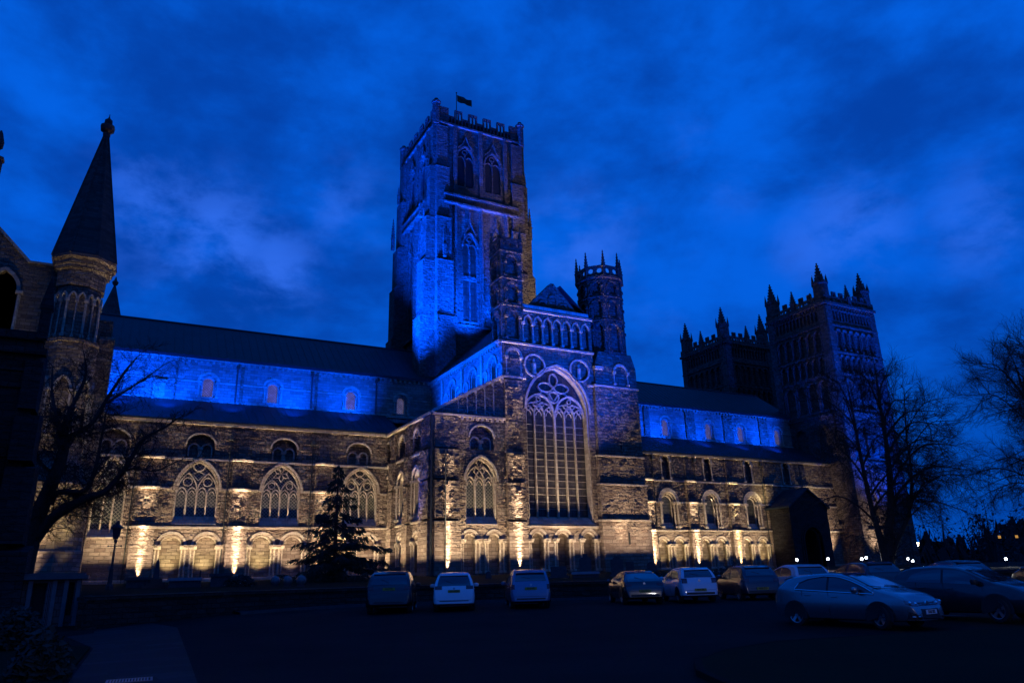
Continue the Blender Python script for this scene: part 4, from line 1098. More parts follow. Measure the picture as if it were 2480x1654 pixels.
tag(obj('retaining_wall', b, stone('wall_stone', (.05, .042, .035), (.032, .027, .022), (.015, .013, .011), .5, .22, .8, None, .06)),
    'low rough stone retaining wall with coping along the edge of the churchyard lawn', 'wall')
# kerb and pavement in front of the wall
def strip(path, off0, off1, z, name, mat, kind, thick=.0):
    b = B()
    for (x, y), k in zip(path, range(len(path))):
        a = path[max(0, k-1)]; c = path[min(len(path)-1, k+1)]; d = Vector((c[0]-a[0], c[1]-a[1], 0)).normalized(); nn = Vector((d.y, -d.x, 0))
        for o, zz in ((off0, -.02), (off0, z), (off1, z), (off1, -.02)): 
            px, py = x+nn.x*o, y+nn.y*o; b.v.append((px, py, gz(px, py)+zz))
    for k in range(len(path)-1):
        for j in range(3): b.f.append((4*k+j, 4*k+j+1, 4*k+5+j, 4*k+4+j))
    return tag(obj(name, b, mat), kind=kind)
PW = [(5.5, 39.4), (11.3, 40.3), (14.8, 39.2), (20.7, 36.6), (27.2, 33.6), (33.5, 30.6), (41, 26.8), (55, 20.5), (80, 9.)]
strip(PW, .2, 1.3, .11, 'pavement', FLAG, 'structure'); strip(PW, 1.304, 1.46, .125, 'kerb', plain('kerb_stone', (.07, .07, .07), .95, .4, spec=.05), 'structure')
# flagstone path on the left, grass verges
def flat(pts, z, name, mat, edge=.0):
    b = B(); tr_ = tessellate_polygon([[Vector((x, y, 0)) for x, y in pts]]); n = len(pts)
    b.add([(x, y, gz(x, y)+z) for x, y in pts], [tuple(q) for q in tr_])
    if edge: b.add([(x, y, gz(x, y)+z) for x, y in pts]+[(x, y, gz(x, y)-.05) for x, y in pts], [(k, (k+1) % n, n+(k+1) % n, n+k) for k in range(n)])
    return tag(obj(name, b, mat), kind='structure')
flat([(-.35, 9), (-.4, 17.5), (-.1, 26.5), (-1.2, 34.0), (1.9, 37.0), (2.7, 33.5), (2.05, 21.4), (1.7, 15.6), (1.6, 9)], .004, 'path', FLAG)
flat([(-12, 9), (-.45, 9), (-.5, 17.5), (-.18, 26.4), (-1.8, 28.6), (-6, 29.2), (-12, 29)], .07, 'grass_verge', GRASS, .1)
isl = [(8.2, 7.0), (8.6, 9.2), (9.3, 10.6), (10.4, 11.9), (12, 12.9), (14.2, 13.5), (17.5, 13.0), (21.5, 11.6), (26, 9.2), (40, 2), (40, -12), (12, -6)]
isl = [(x+.0, y) for x, y in isl]
flat(isl, .1, 'grass_island', GRASS, .12)
b = B(); 
for k in range(len(isl)-1):
    if k > 8: break
    a, c = Vector(isl[k]), Vector(isl[k+1]); d = (c-a).normalized(); nn = Vector((-d.y, d.x))*.14
    b.hexa([(a.x, a.y, -.02), (c.x, c.y, -.02), (c.x+nn.x, c.y+nn.y, -.02), (a.x+nn.x, a.y+nn.y, -.02), (a.x, a.y, .105), (c.x, c.y, .105), (c.x+nn.x, c.y+nn.y, .105), (a.x+nn.x, a.y+nn.y, .105)])
tag(obj('kerb', b, plain('kerb_granite', (.012, .012, .012), .95, .4, spec=.05)), kind='structure')
for (x, y, rz, s, lab) in ((.62, 16.9, -.05, 1., 'rectangular slotted drain cover set in the flagstone path nearest the camera'), (1.62, 29.4, -.05, 1.1, 'slotted drain cover in the flagstone path near its far edge')):
    g = thing('drain_grate', lab, 'drain cover', (0, 0, 0), 0, 'drain covers in the flagstone path')
    b = B(); b.box(-.38*s, .38*s, -.3, -.26, 0, .012); b.box(-.38*s, .38*s, .26, .3, 0, .012); b.box(-.4*s, -.36*s, -.3, .3, 0, .012); b.box(.36*s, .4*s, -.3, .3, 0, .012)
    obj('frame', b, plain('worn_steel', (.3, .25, .22), .45, .3, 3, .6), g)
    b = B()
    for i in range(13): b.box((-.34+.053*i)*s, (-.31+.053*i)*s, -.26, .26, .001, .011)
    obj('grating', b, plain('worn_steel_bar', (.34, .28, .25), .4, .3, 3, .6), g)
    g.location = (x, y, gz(x, y)+.006); g.rotation_euler = (0, 0, rz)

# ================================================================== LEFT FOREGROUND BUILDINGS
hb = thing('stone_house', 'dark stepped-buttress stone building filling the left edge of the view', 'building', (-6, 40, 0))
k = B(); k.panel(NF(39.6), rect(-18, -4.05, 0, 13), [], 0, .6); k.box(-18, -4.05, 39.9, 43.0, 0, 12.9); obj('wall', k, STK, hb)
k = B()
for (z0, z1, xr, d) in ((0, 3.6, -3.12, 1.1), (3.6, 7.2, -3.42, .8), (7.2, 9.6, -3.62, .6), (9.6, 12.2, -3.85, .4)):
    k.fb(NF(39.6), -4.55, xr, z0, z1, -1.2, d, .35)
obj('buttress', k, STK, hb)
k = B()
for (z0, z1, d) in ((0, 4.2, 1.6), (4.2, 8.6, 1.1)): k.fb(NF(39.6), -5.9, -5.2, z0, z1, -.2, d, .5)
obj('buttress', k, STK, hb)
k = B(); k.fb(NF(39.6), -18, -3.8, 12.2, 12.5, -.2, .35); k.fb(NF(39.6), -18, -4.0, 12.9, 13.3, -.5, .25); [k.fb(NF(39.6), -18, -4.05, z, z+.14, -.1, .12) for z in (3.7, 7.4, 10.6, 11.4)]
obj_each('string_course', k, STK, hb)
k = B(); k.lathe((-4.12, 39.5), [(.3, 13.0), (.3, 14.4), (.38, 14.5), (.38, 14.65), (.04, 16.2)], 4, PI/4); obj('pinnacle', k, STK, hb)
lg = thing('stone_porch', 'small flat-roofed stone porch with a dark doorway at the foot of the left building', 'porch', (-2.2, 39.5, 0))
FL = NF(38.9); k = B()
k.panel(FL, [(-3.7, 0), (-3.7, 2.1), (-.95, 2.1), (-.95, 0)], [rect(-2.75, -2.25, .45, 1.95), rect(-1.42, -1.2, .6, 1.95)], 0, .35); k.box(-3.6, -1., 40.1, 40.4, 0, 2.1); k.box(-1.25, -.96, 39.26, 40.4, 0, 2.1)
obj('wall', k, stone('porch_stone', (.10, .095, .09), (.075, .07, .068), (.045, .042, .04), .5, .28, .4, None, .04), lg)
k = B()
for x in (-2.85, -1.95, -1.52, -1.05): k.fb(FL, x-.08, x+.08, 0, 2.05, -.02, .14)
for i in range(5): k.fb(FL, -2.2+.06*i, -2.17+.06*i, .2, 2.0, 0, .08)
obj_each('pilaster', k, plain('pale_stone', (.12, .115, .115), .9, .4), lg)
k = B(); k.box(-3.85, -.72, 38.55, 40.6, 2.1, 2.26); k.box(-3.7, -.85, 38.68, 40.5, 2.26, 2.36); obj('roof_slab', k, plain('roof_slab_stone', (.07, .07, .07), .8, .4), lg)
k = B(); k.box(-2.75, -2.25, 39.2, 39.25, .45, 1.95); k.box(-1.42, -1.2, 39.2, 39.25, .6, 1.95); obj_each('door', k, DARK, lg)

# ================================================================== LAMPS
def lamp_post(x, y, zb, h, lab, lit=None):
    lp = thing('street_lamp', lab, 'street lamp', (x, y, zb)); 
    k = B(); k.lathe((x, y), [(.2, zb-.1), (.2, zb+.35), (.13, zb+.5), (.1, zb+1.2), (.12, zb+1.25), (.065, zb+1.4), (.05, zb+h-.95), (.1, zb+h-.9), (.1, zb+h-.8), (.04, zb+h-.72)], 10); obj('post', k, IRON, lp)
    k = B(); k.tube([(x-.32, y, zb+h-1.1), (x+.32, y, zb+h-1.1)], .025, 5); k.ball((x-.33, y, zb+h-1.1), .05); k.ball((x+.33, y, zb+h-1.1), .05); obj('ladder_bar', k, IRON, lp)
    k = B(); k.lathe((x, y), [(.16, zb+h-.72), (.3, zb+h-.14)], 4, PI/4); obj('lantern_glass', k, lit or plain('lantern_pane', (.03, .035, .045), .25, .2), lp)
    k = B()
    for j in range(4):
        q = PI/4+j*PI/2; k.tube([(x+.165*math.cos(q), y+.165*math.sin(q), zb+h-.74), (x+.31*math.cos(q), y+.31*math.sin(q), zb+h-.13)], .018, 4)
    k.lathe((x, y), [(.35, zb+h-.14), (.36, zb+h-.1), (.16, zb+h+.05), (.1, zb+h+.07), (.1, zb+h+.2), (.13, zb+h+.22), (.02, zb+h+.3)], 8); obj('lantern_cap', k, IRON, lp)
    return lp
lamp_post(.18, 48.7, 1.42, 3.62, 'unlit black lantern lamp post on the lawn beside the left bare tree')
lamp_post(116.1, 78.2, .6, 4.9, 'distant lit lamp post glowing warm white in front of the far dark wood', emit('lit_lantern', (1, .78, .5), 60))
lp_ = bpy.data.lights.new('lantern_light', 'POINT'); lp_.energy = 3600; lp_.color = (1, .93, .88); lp_.shadow_soft_size = .22
lo_ = bpy.data.objects.new('lantern_light', lp_); COL.objects.link(lo_); lo_.location = (13, -20.6, 6.45)   # street lamp behind the viewer, mirrored in the parked cars
lamp_post(13, -20, 0, 6.9, 'lit street lamp on the green behind the viewer', emit('lit_lantern_near', (1, .9, .8), 40))
LENS = emit('floodlight_lens', (.86, .92, 1.), 24)
gl = [(43.77, 38.89, .42, 'floodlight on the lawn in front of the porch, leftmost of the bright white lamps'), (45.74, 37.84, .42, 'bright white floodlight on the lawn, second from the porch and standing alone'),
      (47.87, 36.68, .42, 'lower floodlight of the close pair left of the forked bare tree'), (48.17, 36.52, .52, 'higher floodlight of the close pair left of the forked bare tree'),
      (50.79, 35.11, .40, 'higher floodlight of the touching pair above the dark crossover car roof'), (51.0, 34.9, .25, 'lower floodlight of the touching pair above the dark crossover car roof'),
      (56.96, 31.79, .3, 'floodlight farthest right, shining above the right edge cars')]
for (x, y, h, lab) in gl:
    zb = lawnz(x, y); h = {38.89: 2.35, 37.84: 2.35, 36.68: 2.29, 36.52: 2.37, 35.11: 2.21, 34.9: 2.06, 31.79: 2.03}[y]-zb
    f = thing('floodlight', lab, 'floodlight', (x, y, zb), 0, 'white floodlights on the churchyard lawn')
    k = B(); k.tube([(x, y, zb-.1), (x, y, zb+h-.1)], .03, 6); obj('stake', k, IRON, f)
    d = Vector((-x, -y, 0)).normalized(); c = Vector((x, y, zb+h))
    k = B(); k.tube([c-d*.16, c-d*.1, c+d*.06], [.06, .14, .15], 12); obj('housing', k, IRON, f)
    k = B(); k.tube([c+d*.061, c+d*.075], [.085, .075], 14); obj('lens', k, LENS, f)
    spot(tuple(c+d*.12), tuple(c+d*8+Vector((0, 0, -.6))), 260, 110, WHITE, 1, .08)
for (x, y, z, sd_) in ((150, 84, 6.6, 'left'), (153.2, 82.6, 6.6, 'right')):
    k = B(); k.box(x-.3, x+.3, y-.1, y+.1, z-.25, z+.25)
    tag(obj('lit_window', k, emit('far_window', (1, .5, .12), .5)), sd_+' one of two tiny orange lit windows far off in the dark wood', 'window', 'far lit windows in the dark wood')

# ================================================================== TREES
def limb(bt, pts, r0, r1, n=7):
    # smooth a polyline and tube it; returns sampled points with radii
    P_ = [Vector(p) for p in pts]; out = []
    for i in range(len(P_)-1):
        a = P_[max(0, i-1)]; b_ = P_[i]; c = P_[i+1]; d = P_[min(len(P_)-1, i+2)]
        for k in range(4):
            q = k/4; out.append(.5*((2*b_)+(c-a)*q+(2*a-5*b_+4*c-d)*q*q+(3*b_-a-3*c+d)*q**3))
    out.append(P_[-1]); m = len(out)-1
    rad = [r0+(r1-r0)*(i/m)**.8 for i in range(m+1)]
    bt.tube(out, rad, n); return list(zip(out, rad))
def twig(bt, p, d, L, r, lvl, rnd, droop, spread, gnarl):
    n = 4 if lvl > 1 else 3; pts = [p]; q = p.copy(); dd = d.copy()
    for i in range(n):
        dd = (dd+Vector((rnd.uniform(-1, 1), rnd.uniform(-1, 1), rnd.uniform(-1, 1)))*gnarl+Vector((0, 0, droop*(i/n)))).normalized()
        q = q+dd*(L/n); pts.append(q.copy())
    bt.tube(pts, [r*(1-.75*i/n) for i in range(n+1)], 4 if lvl > 1 else 3, False)
    if lvl <= 0: return
    k = rnd.randint(4, 6) if lvl > 1 else rnd.randint(3, 5)
    for i in range(k):
        f = (i+.6)/k; a = pts[min(n-1, int(f*n))].lerp(pts[min(n, int(f*n)+1)], f*n-int(f*n))
        ax = dd.orthogonal().normalized(); ax.rotate(__import__('mathutils').Quaternion(dd, rnd.uniform(0, 2*PI)))
        nd = (dd*(1-.25*spread)+ax*spread).normalized()
        twig(bt, a, nd, L*rnd.uniform(.45, .7), r*.58, lvl-1, rnd, droop, spread, gnarl)
def bare_tree(name, lab, limbs, seed, tl=2.2, lvl=3, droop=-.1, spread=.75, gnarl=.22, dens=1., minr=0., cnt=7, flat=None, rise=0.):
    rnd = random.Random(seed); t_ = thing(name, lab, 'tree', limbs[0][0][0], 0, None)
    bt = B(); sm = [limb(bt, p, a, b_, 9) for p, a, b_ in limbs]
    obj('trunk', bt, BARK, t_, smooth=60)
    bt = B()
    for k, s in enumerate(sm):
        m = len(s); tot = int(cnt*m/6*dens); st = 1 if k else int(m*.35); hf = (s[0][0].z-sm[0][0][0].z)/max(1, sm[0][-1][0].z-sm[0][0][0].z); drp = droop+rise*hf
        for j in range(tot):
            i = min(m-2, st+int((m-1-st)*(j+rnd.random())/tot)); p, r = s[i]; dirv = (s[i+1][0]-s[i][0]).normalized()
            ax = dirv.orthogonal().normalized(); ax.rotate(__import__('mathutils').Quaternion(dirv, rnd.uniform(0, 2*PI)))
            if ax.z < -.3 and droop > -.3: ax.z *= .3
            d = (dirv*.55+ax*.85).normalized(); f = i/m
            twig(bt, p, d, tl*(1.15-.45*f)*rnd.uniform(.7, 1.15), max(minr or .03, min(r*.45, .075 if not minr else .05)), lvl, rnd, drp, spread, gnarl)
        twig(bt, s[-1][0], (s[-1][0]-s[-2][0]).normalized(), tl*.8, max(minr or .03, s[-1][1]), lvl, rnd, drp, spread, gnarl)
    obj('crown', bt, BARK, t_); return t_
def jit(L, a, seed):
    rn = random.Random(seed); return [(x+.4*a*math.sin(i*1.3+seed), y+a*math.cos(i*.9+seed)*i/len(L), z) for i, (x, y, z) in enumerate(L)]
LT = [([(-4.35, 52.24, 1.3), (-4.3, 52.25, 3.2), (-4.02, 52.13, 5.93), (-3.61, 51.92, 7.73), (-3.32, 51.77, 9.2), (-3.28, 51.75, 10.46)], .62, .27),
      (jit([(-4.15, 52.19, 4.4), (-3.5, 51.86, 5.51), (-2.72, 51.44, 6.08), (-1.46, 50.77, 6.81), (-.71, 50.36, 7.16), (-.08, 50.02, 8.26), (.45, 49.74, 9.34), (.96, 49.46, 10.21), (2.26, 48.76, 11.01)], .3, 1), .36, .07),
      (jit([(-3.65, 51.92, 6.5), (-3.2, 51.7, 7.16), (-1.63, 50.85, 7.23), (-1.37, 50.71, 8.4), (-1.48, 50.77, 9.9), (-1.43, 50.75, 11.95)], .4, 2), .22, .05),
      (jit([(-3.3, 51.75, 10.2), (-3.65, 51.94, 11.76), (-4.22, 52.25, 13.34), (-4.84, 52.58, 15.0)], .8, 3), .17, .04),
      (jit([(-3.22, 51.7, 9.4), (-2.84, 51.51, 10.45), (-2.07, 51.09, 11.35), (-1.57, 50.82, 13.0), (-.63, 50.32, 14.57), (.19, 49.87, 15.35)], .6, 4), .22, .04),
      (jit([(-3.28, 51.75, 10.3), (-3.27, 51.74, 12.27), (-3.11, 51.65, 14.37), (-3.11, 51.65, 15.6)], .9, 5), .2, .04),
      (jit([(-1.57, 50.82, 12.6), (-.3, 50.2, 13.4), (.9, 49.6, 14.1), (1.7, 49.1, 14.9)], .6, 8), .09, .03),
      (jit([(-.08, 50.02, 8.2), (.8, 49.6, 8.5), (1.9, 49., 8.3), (2.9, 48.5, 8.9)], .3, 9), .08, .03),
      (jit([(-3.7, 51.9, 8.4), (-4.4, 51.6, 9.2), (-4.6, 51.5, 10.6), (-4.9, 51.6, 11.6)], .4, 10), .12, .03)]
bare_tree('bare_tree', 'leaning bare tree with low crooked limbs in front of the choir wall at left', LT, 11, 1.7, 3, -.1, .85, .3, 1.0, .016, 6)
def big_tree(name, lab, x, y, zb, H, stems, seed, Rr, tl=3.0, cnt=9, nb_=9):
    rnd = random.Random(seed); LL = []
    for (dx, dy, h, r) in stems:
        P_ = [(x, y, zb-.3), (x+dx*.3, y+dy*.3, zb+h*.16), (x+dx*.75, y+dy*.75, zb+h*.34), (x+dx, y+dy, zb+h*.58), (x+dx*1.05, y+dy*1.05, zb+h*.8), (x+dx*1.15, y+dy*1.15, zb+h)]
        LL.append((P_, r, .04))
        for j in range(nb_):
            f = .30+.62*j/nb_; i = f*5; a = Vector(P_[int(i)]).lerp(Vector(P_[min(5, int(i)+1)]), i-int(i)); q = rnd.uniform(0, 2*PI) if j % 3 else (0 if dx >= 0 else PI)+rnd.uniform(-.5, .5)
            ln = Rr*(1.15-.62*abs(f-.42)/.5)*rnd.uniform(.7, 1.0); dv = Vector((math.cos(q), math.sin(q), 0))
            g_ = max(0, f-.3); LL.append(([a, a+dv*ln*.28+Vector((0, 0, ln*(.26+.3*g_))), a+dv*ln*.62+Vector((0, 0, ln*(.40+.7*g_))), a+dv*ln+Vector((0, 0, ln*(.30+1.0*g_)))], r*.34*(1.1-.6*f), .025))
    return bare_tree(name, lab, LL, seed, tl, 3, -.32, .62, .12, .7, .024, cnt, None, .7)
big_tree('bare_tree', 'tall forked bare tree standing on the lawn before the west tower', 46.75, 33.9, 1.42, 14.2, [(1.2, -.7, 14.2, .42), (-.35, .35, 12.8, .3), (2.2, -1.5, 11.0, .2)], 5, 4.6, 2.1, 7)
big_tree('bare_tree', 'bare tree cut off by the right edge of the view', 57.3, 26.2, 1.3, 15.6, [(.3, -.2, 15.6, .42), (-1.6, 1.0, 13.8, .25), (1.5, -.8, 14, .25)], 21, 5.4, 2.1, 8, 15)
# conifer
def conifer(x, y, zb, H, Rr, seed):
    rnd = random.Random(seed); t_ = thing('conifer', 'dark layered conifer with drooping boughs in front of the choir arcade', 'tree', (x, y, zb))
    k = B(); k.tube([(x, y, zb-.2), (x, y, zb+H*.5), (x, y, zb+H)], [.2, .12, .02], 8); obj('trunk', k, BARK, t_)
    k = B(); nl = 21; ph = [rnd.uniform(0, 6) for _ in range(4)]
    for i in range(nl):
        f = (i+rnd.uniform(-.35, .35)*(i > 0))/(nl-1); f = min(1, max(0, f)); z = zb+.5+(H-.7)*f**1.05
        L = Rr*(1-f)**1.12*(1+.22*math.sin(i*1.9))+.16; m = max(4, int(8*(1-f)+3))
        for j in range(m):
            q = 2*PI*(j+rnd.random())/m; l = L*rnd.uniform(.45, 1.12)*(1+.18*math.sin(q+ph[0])+.14*math.sin(2*q+ph[1]+i)); dv = Vector((math.cos(q), math.sin(q), 0)); pts = []
            dr = rnd.uniform(.16, .42); upt = rnd.uniform(.08, .24)
            for s in range(6): e = s/5; pts.append(Vector((x, y, z+rnd.uniform(-.15, .15)))+dv*l*e+Vector((0, 0, -dr*l*e+upt*l*e**2.5)))
            k.tube(pts, [.04, .035, .028, .02, .014, .008], 3, False)
            side = Vector((-dv.y, dv.x, 0)); den = rnd.uniform(.22, .75)
            for s in range(int((10+l*17)*den)):
                e = rnd.uniform(.15, 1)**.8; a = pts[min(4, int(e*5))].lerp(pts[min(5, int(e*5)+1)], e*5-int(e*5)); w_ = (.12+.16*l*(1.15-e))
                for sd in (-1, 1):
                    tip = a+side*sd*w_*rnd.uniform(.3, 1.3)+dv*rnd.uniform(.0, .4)+Vector((0, 0, -rnd.uniform(.02, .42)))
                    n_ = (tip-a).cross(Vector((0, 0, 1))).normalized()*.03; o = len(k.v)
                    k.v += [tuple(a-n_), tuple(a+n_), tuple(tip+Vector((0, 0, -.05))), tuple(a.lerp(tip, .6)+Vector((0, 0, -rnd.uniform(.05, .22))))]; k.f += [(o, o+1, o+2), (o, o+2, o+3)]
    obj('crown', k, NEED, t_); return t_
conifer(14.4, 54.7, 1.66, 8.4, 4.7, 3)
# far-off wood at the right, reads as one dark mass
rnd = random.Random(77); b = B()
for i in range(120):
    x = rnd.uniform(150, 430); y = rnd.uniform(0, 1)*60+112-(x-150)*.40; h = rnd.uniform(11, 17); w_ = rnd.uniform(6, 10)
    for j in range(5): q = rnd.uniform(0, 6.28); b.tube([(x, y, -1), (x+w_*.4*math.cos(q), y+w_*.4*math.sin(q), h*rnd.uniform(.7, 1))], [.3, .05], 3)
    for j in range(420):
        q = rnd.uniform(0, 2*PI); zz = rnd.random()**1.2; r = w_*math.sqrt(rnd.random())*(1-.75*zz**2)
        p = Vector((x+r*math.cos(q), y+r*math.sin(q), h*zz)); s = rnd.uniform(.2, .75)*(1.3-.6*zz)
        o = len(b.v); b.v += [tuple(p+Vector((rnd.uniform(-s, s), rnd.uniform(-s, s), rnd.uniform(-s, s)))) for _ in range(3)]; b.f.append((o, o+1, o+2))
rw = random.Random(5); nx = 90; hs_ = [10.5+2.2*math.sin(i*.31)+1.6*math.sin(i*.83+1)+rw.uniform(-1.6, 1.6) for i in range(nx)]
for i in range(nx-1):
    x0, x1 = 140+3.6*i, 143.6+3.6*i; y0, y1 = 150-(x0-150)*.42, 150-(x1-150)*.42
    for lay, (sc_, dy) in enumerate(((1., 0), (.8, -8), (.55, -14))):
        h0, h1 = hs_[(i*(lay+1)) % nx]*sc_, hs_[((i+1)*(lay+1)) % nx]*sc_
        for m in range(3):
            xa = x0+(x1-x0)*m/3; xb = x0+(x1-x0)*(m+1)/3; ha = h0+(h1-h0)*m/3+rw.uniform(-.7, .7); hb_ = h0+(h1-h0)*(m+1)/3+rw.uniform(-.7, .7)
            o = len(b.v); b.v += [(xa, y0+dy, -1), (xb, y0+dy, -1), (xb, y0+dy+rw.uniform(1, 4), hb_), (xa, y0+dy+rw.uniform(1, 4), ha), (xa, y0+dy+6, -1), (xb, y0+dy+6, -1)]; b.f += [(o, o+1, o+2, o+3), (o+4, o+5, o+2, o+3)]
tag(obj('far_wood', b, plain('far_foliage', (.02, .022, .018), .95, .5)), 'far-off dark wood along the skyline at the right', 'wood', None, 'stuff')

hx = [130+12*i for i in range(40)]
b = B(); b.v = [v for x in hx for v in ((x, 260-.3*x, -1), (x, 300-.3*x, 6.5+1.5*math.sin(x*.045)+.7*math.sin(x*.13)), (x, 420, -1))]
for i in range(len(hx)-1): b.f += [(3*i, 3*i+1, 3*i+4, 3*i+3), (3*i+1, 3*i+2, 3*i+5, 3*i+4)]
tag(obj('hills', b, GRASS, smooth=60), kind='structure')
# ================================================================== GRAVES AND CHURCHYARD
GR = plain('gravestone', (.055, .055, .055), .9, .5, 4, 0, .02); GR2 = plain('slab_stone', (.2, .21, .23), .6, .4, 4)
def headstone(x, y, w, h, th, style, lab, rz=.42, tilt=0.):
    g = thing('gravestone', lab, 'gravestone', (0, 0, 0), 0, 'headstones standing on the churchyard lawn'); Fm = NF(0)
    k = B()
    if style == 'round': pts = [(-w/2, -.2)]+arch(-w/2, w/2, h-w/2, h, 6)+[(w/2, -.2)]
    elif style == 'shoulder': pts = [(-w/2, -.2), (-w/2, h*.86), (-w*.3, h*.88)]+arch(-w*.3, w*.3, h*.88, h, 5)[1:-1]+[(w*.3, h*.88), (w/2, h*.86), (w/2, -.2)]
    elif style == 'stepped': pts = [(-w/2, -.2), (-w/2, h*.8), (-w*.3, h*.86), (-w*.2, h*.86), (-w*.2, h), (w*.2, h), (w*.2, h*.86), (w*.3, h*.86), (w/2, h*.8), (w/2, -.2)]
    else: pts = [(-w/2, -.2), (-w/2, h), (w/2, h), (w/2, -.2)]
    k.panel(Fm, pts, [], th/2, th); k.plate(Fm, pts, -th/2); obj('slab', k, GR, g)
    k = B(); k.box(-w*.62, w*.62, -th, th, -.1, .14); obj('plinth', k, GR, g)
    g.location = (x, y, lawnz(x, y)); g.rotation_euler = (tilt, 0, -rz)
headstone(30.6, 42.6, .85, 1.28, .2, 'shoulder', 'tall broad-shouldered dark headstone behind the black car', .6)
headstone(28.7, 43.6, .82, 1.5, .2, 'stepped', 'dark headstone with a stepped top before the great window', .6)
headstone(27.1, 44.5, 1.05, .72, .4, 'flat', 'squat square dark headstone left of the stepped one', .6)
headstone(31.9, 42.9, .55, .95, .16, 'flat', 'narrow plain headstone right of the tall broad-shouldered one', .6)
headstone(33.0, 41.9, .7, .9, .2, 'round', 'round-topped headstone below the left nave uplight streak', .65)
headstone(36.3, 40.2, .75, .95, .25, 'stepped', 'worn knob-topped headstone above the white hatchback', .65)
headstone(20.2, 57.5, .5, .9, .2, 'round', 'small round headstone at the corner of the transept', .4)
headstone(23.3, 47.6, .35, .5, .2, 'round', 'tiny stub of a headstone on the lawn between the white car and the blue estate', .5)
def chest(x, y, w, d, h, mat, lab, rz):
    g = thing('chest_tomb', lab, 'tomb'); k = B(); k.box(-w/2, w/2, -d/2, d/2, -.2, h); obj('chest', k, GR, g)
    k = B(); k.box(-w/2-.1, w/2+.1, -d/2-.1, d/2+.1, h, h+.13); k.box(-w/2-.04, w/2+.04, -d/2-.04, d/2+.04, h+.13, h+.17); obj('lid', k, mat, g); g.location = (x, y, lawnz(x, y)); g.rotation_euler = (0, 0, rz)
chest(28.3, 43.0, 1.7, .75, .2, GR2, 'low flat ledger tomb with a pale lid in front of the stepped headstone', -.6)
chest(1.7, 50.6, 1.2, .7, .42, GR, 'dark low chest tomb on the lawn beside the lamp post', -.2)
chest(4.1, 48.8, 1.7, .85, .38, GR2, 'chest tomb with a pale bluish lid near the thin post', -.15)
chest(6.0, 48.3, 1.1, .8, .6, GR, 'dark chest tomb beside the flowering bush', -.15)
ob = thing('obelisk', 'dark pointed obelisk monument on a reddish stepped base', 'monument', (2.6, 50.4, lawnz(2.6, 50.4))); z = lawnz(2.6, 50.4)
k = B(); k.lathe((2.6, 50.4), [(.23, z+.5), (.13, z+1.45), (.02, z+1.65)], 4, PI/4); obj('shaft', k, GR, ob)
k = B(); [k.box(2.6-w_, 2.6+w_, 50.4-w_, 50.4+w_, z+a, z+c) for w_, a, c in ((.75, -.2, .12), (.52, .12, .3), (.34, .3, .5))]; obj('stepped_base', k, plain('red_stone', (.13, .05, .035), .9, .4), ob)
z = lawnz(4.95, 49.5); k = B(); k.tube([(4.95, 49.5, z-.1), (4.95, 49.5, z+.9)], .055, 8); k.ball((4.95, 49.5, z+.9), .06); tag(obj('wooden_post', k, IRON), 'thin dark post standing beside the pale lidded chest tomb', 'post')
for i, (x, y, r, lab) in enumerate(((8.95, 47.3, .3, 'pale stone ball on the lawn, leftmost of three by the conifer'), (9.6, 46.9, .3, 'stone ball on the lawn, middle of three by the conifer'), (10.3, 46.5, .32, 'stone ball on the lawn, nearest the conifer'))):
    z = lawnz(x, y); g = thing('stone_ball', lab, 'stone ball', (x, y, z), 0, 'stone balls by the conifer'); k = B(); k.ball((x, y, z+r*.95), r, 14, 9); obj('ball', k, plain('polished_stone', (.10, .11, .11), .22, .5, 4), g, smooth=60)
    k = B(); k.lathe((x, y), [(r*.7, z-.1), (r*.65, z+.08)], 10); obj('base', k, GR, g)
def bush(x, y, z, rx, ry, h, n, seed, name, lab, mat, flowers=None, cat='bush', group=None):
    rn = random.Random(seed); t_ = thing(name, lab, cat, (x, y, z), 0, group); k = B(); fl_ = B()
    for i in range(n):
        q = rn.uniform(0, 2*PI); e = rn.random()**.4; ph = rn.uniform(0, PI/2); p = Vector((x+rx*e*math.cos(q)*math.cos(ph), y+ry*e*math.sin(q)*math.cos(ph), z+h*e*math.sin(ph)*rn.uniform(.85, 1.1)+.05))
        tgt = fl_ if flowers and rn.random() < .12 else k; s = .05 if tgt is fl_ else rn.uniform(.05, .14)
        o = len(tgt.v); a = Vector((rn.uniform(-1, 1), rn.uniform(-1, 1), rn.uniform(-.4, 1))).normalized()*s; c = a.orthogonal().normalized()*s*.5
        tgt.v += [tuple(p-a), tuple(p+c), tuple(p+a), tuple(p-c)]; tgt.f.append((o, o+1, o+2, o+3))
    for i in range(8): q = 2*PI*i/8; k.tube([(x, y, z-.1), (x+rx*.6*math.cos(q), y+ry*.6*math.sin(q), z+h*.7)], [.03, .008], 3)
    obj('foliage', k, mat, t_)
    if flowers: obj('blossom', fl_, flowers, t_)
LEAF = plain('bush_leaf', (.014, .02, .010), .8, .6, 3); FLW = plain('white_petal', (.45, .42, .4), .8, .2)
bush(7.0, 47.7, lawnz(7, 47.7), .95, .5, .6, 1500, 4, 'flower_bush', 'low bush dotted with pale blossom below the second choir uplight', LEAF, FLW)
bush(37.9, 38.6, lawnz(37.9, 38.6), 2.6, .8, .5, 1400, 5, 'flower_bush', 'long low flower bed of dark plants before the nave, behind the dark hatchbacks', LEAF, FLW)
bush(31.6, 40.6, lawnz(31.6, 40.6), 1.2, .5, .35, 700, 6, 'flower_bush', 'small clump of pale flowers beside the narrow plain headstone', LEAF, FLW)
bush(24.6, 45.4, lawnz(24.6, 45.4), .5, .4, .35, 350, 9, 'flower_bush', 'tiny pale clump of flowers on the lawn left of the square headstone', LEAF, FLW)
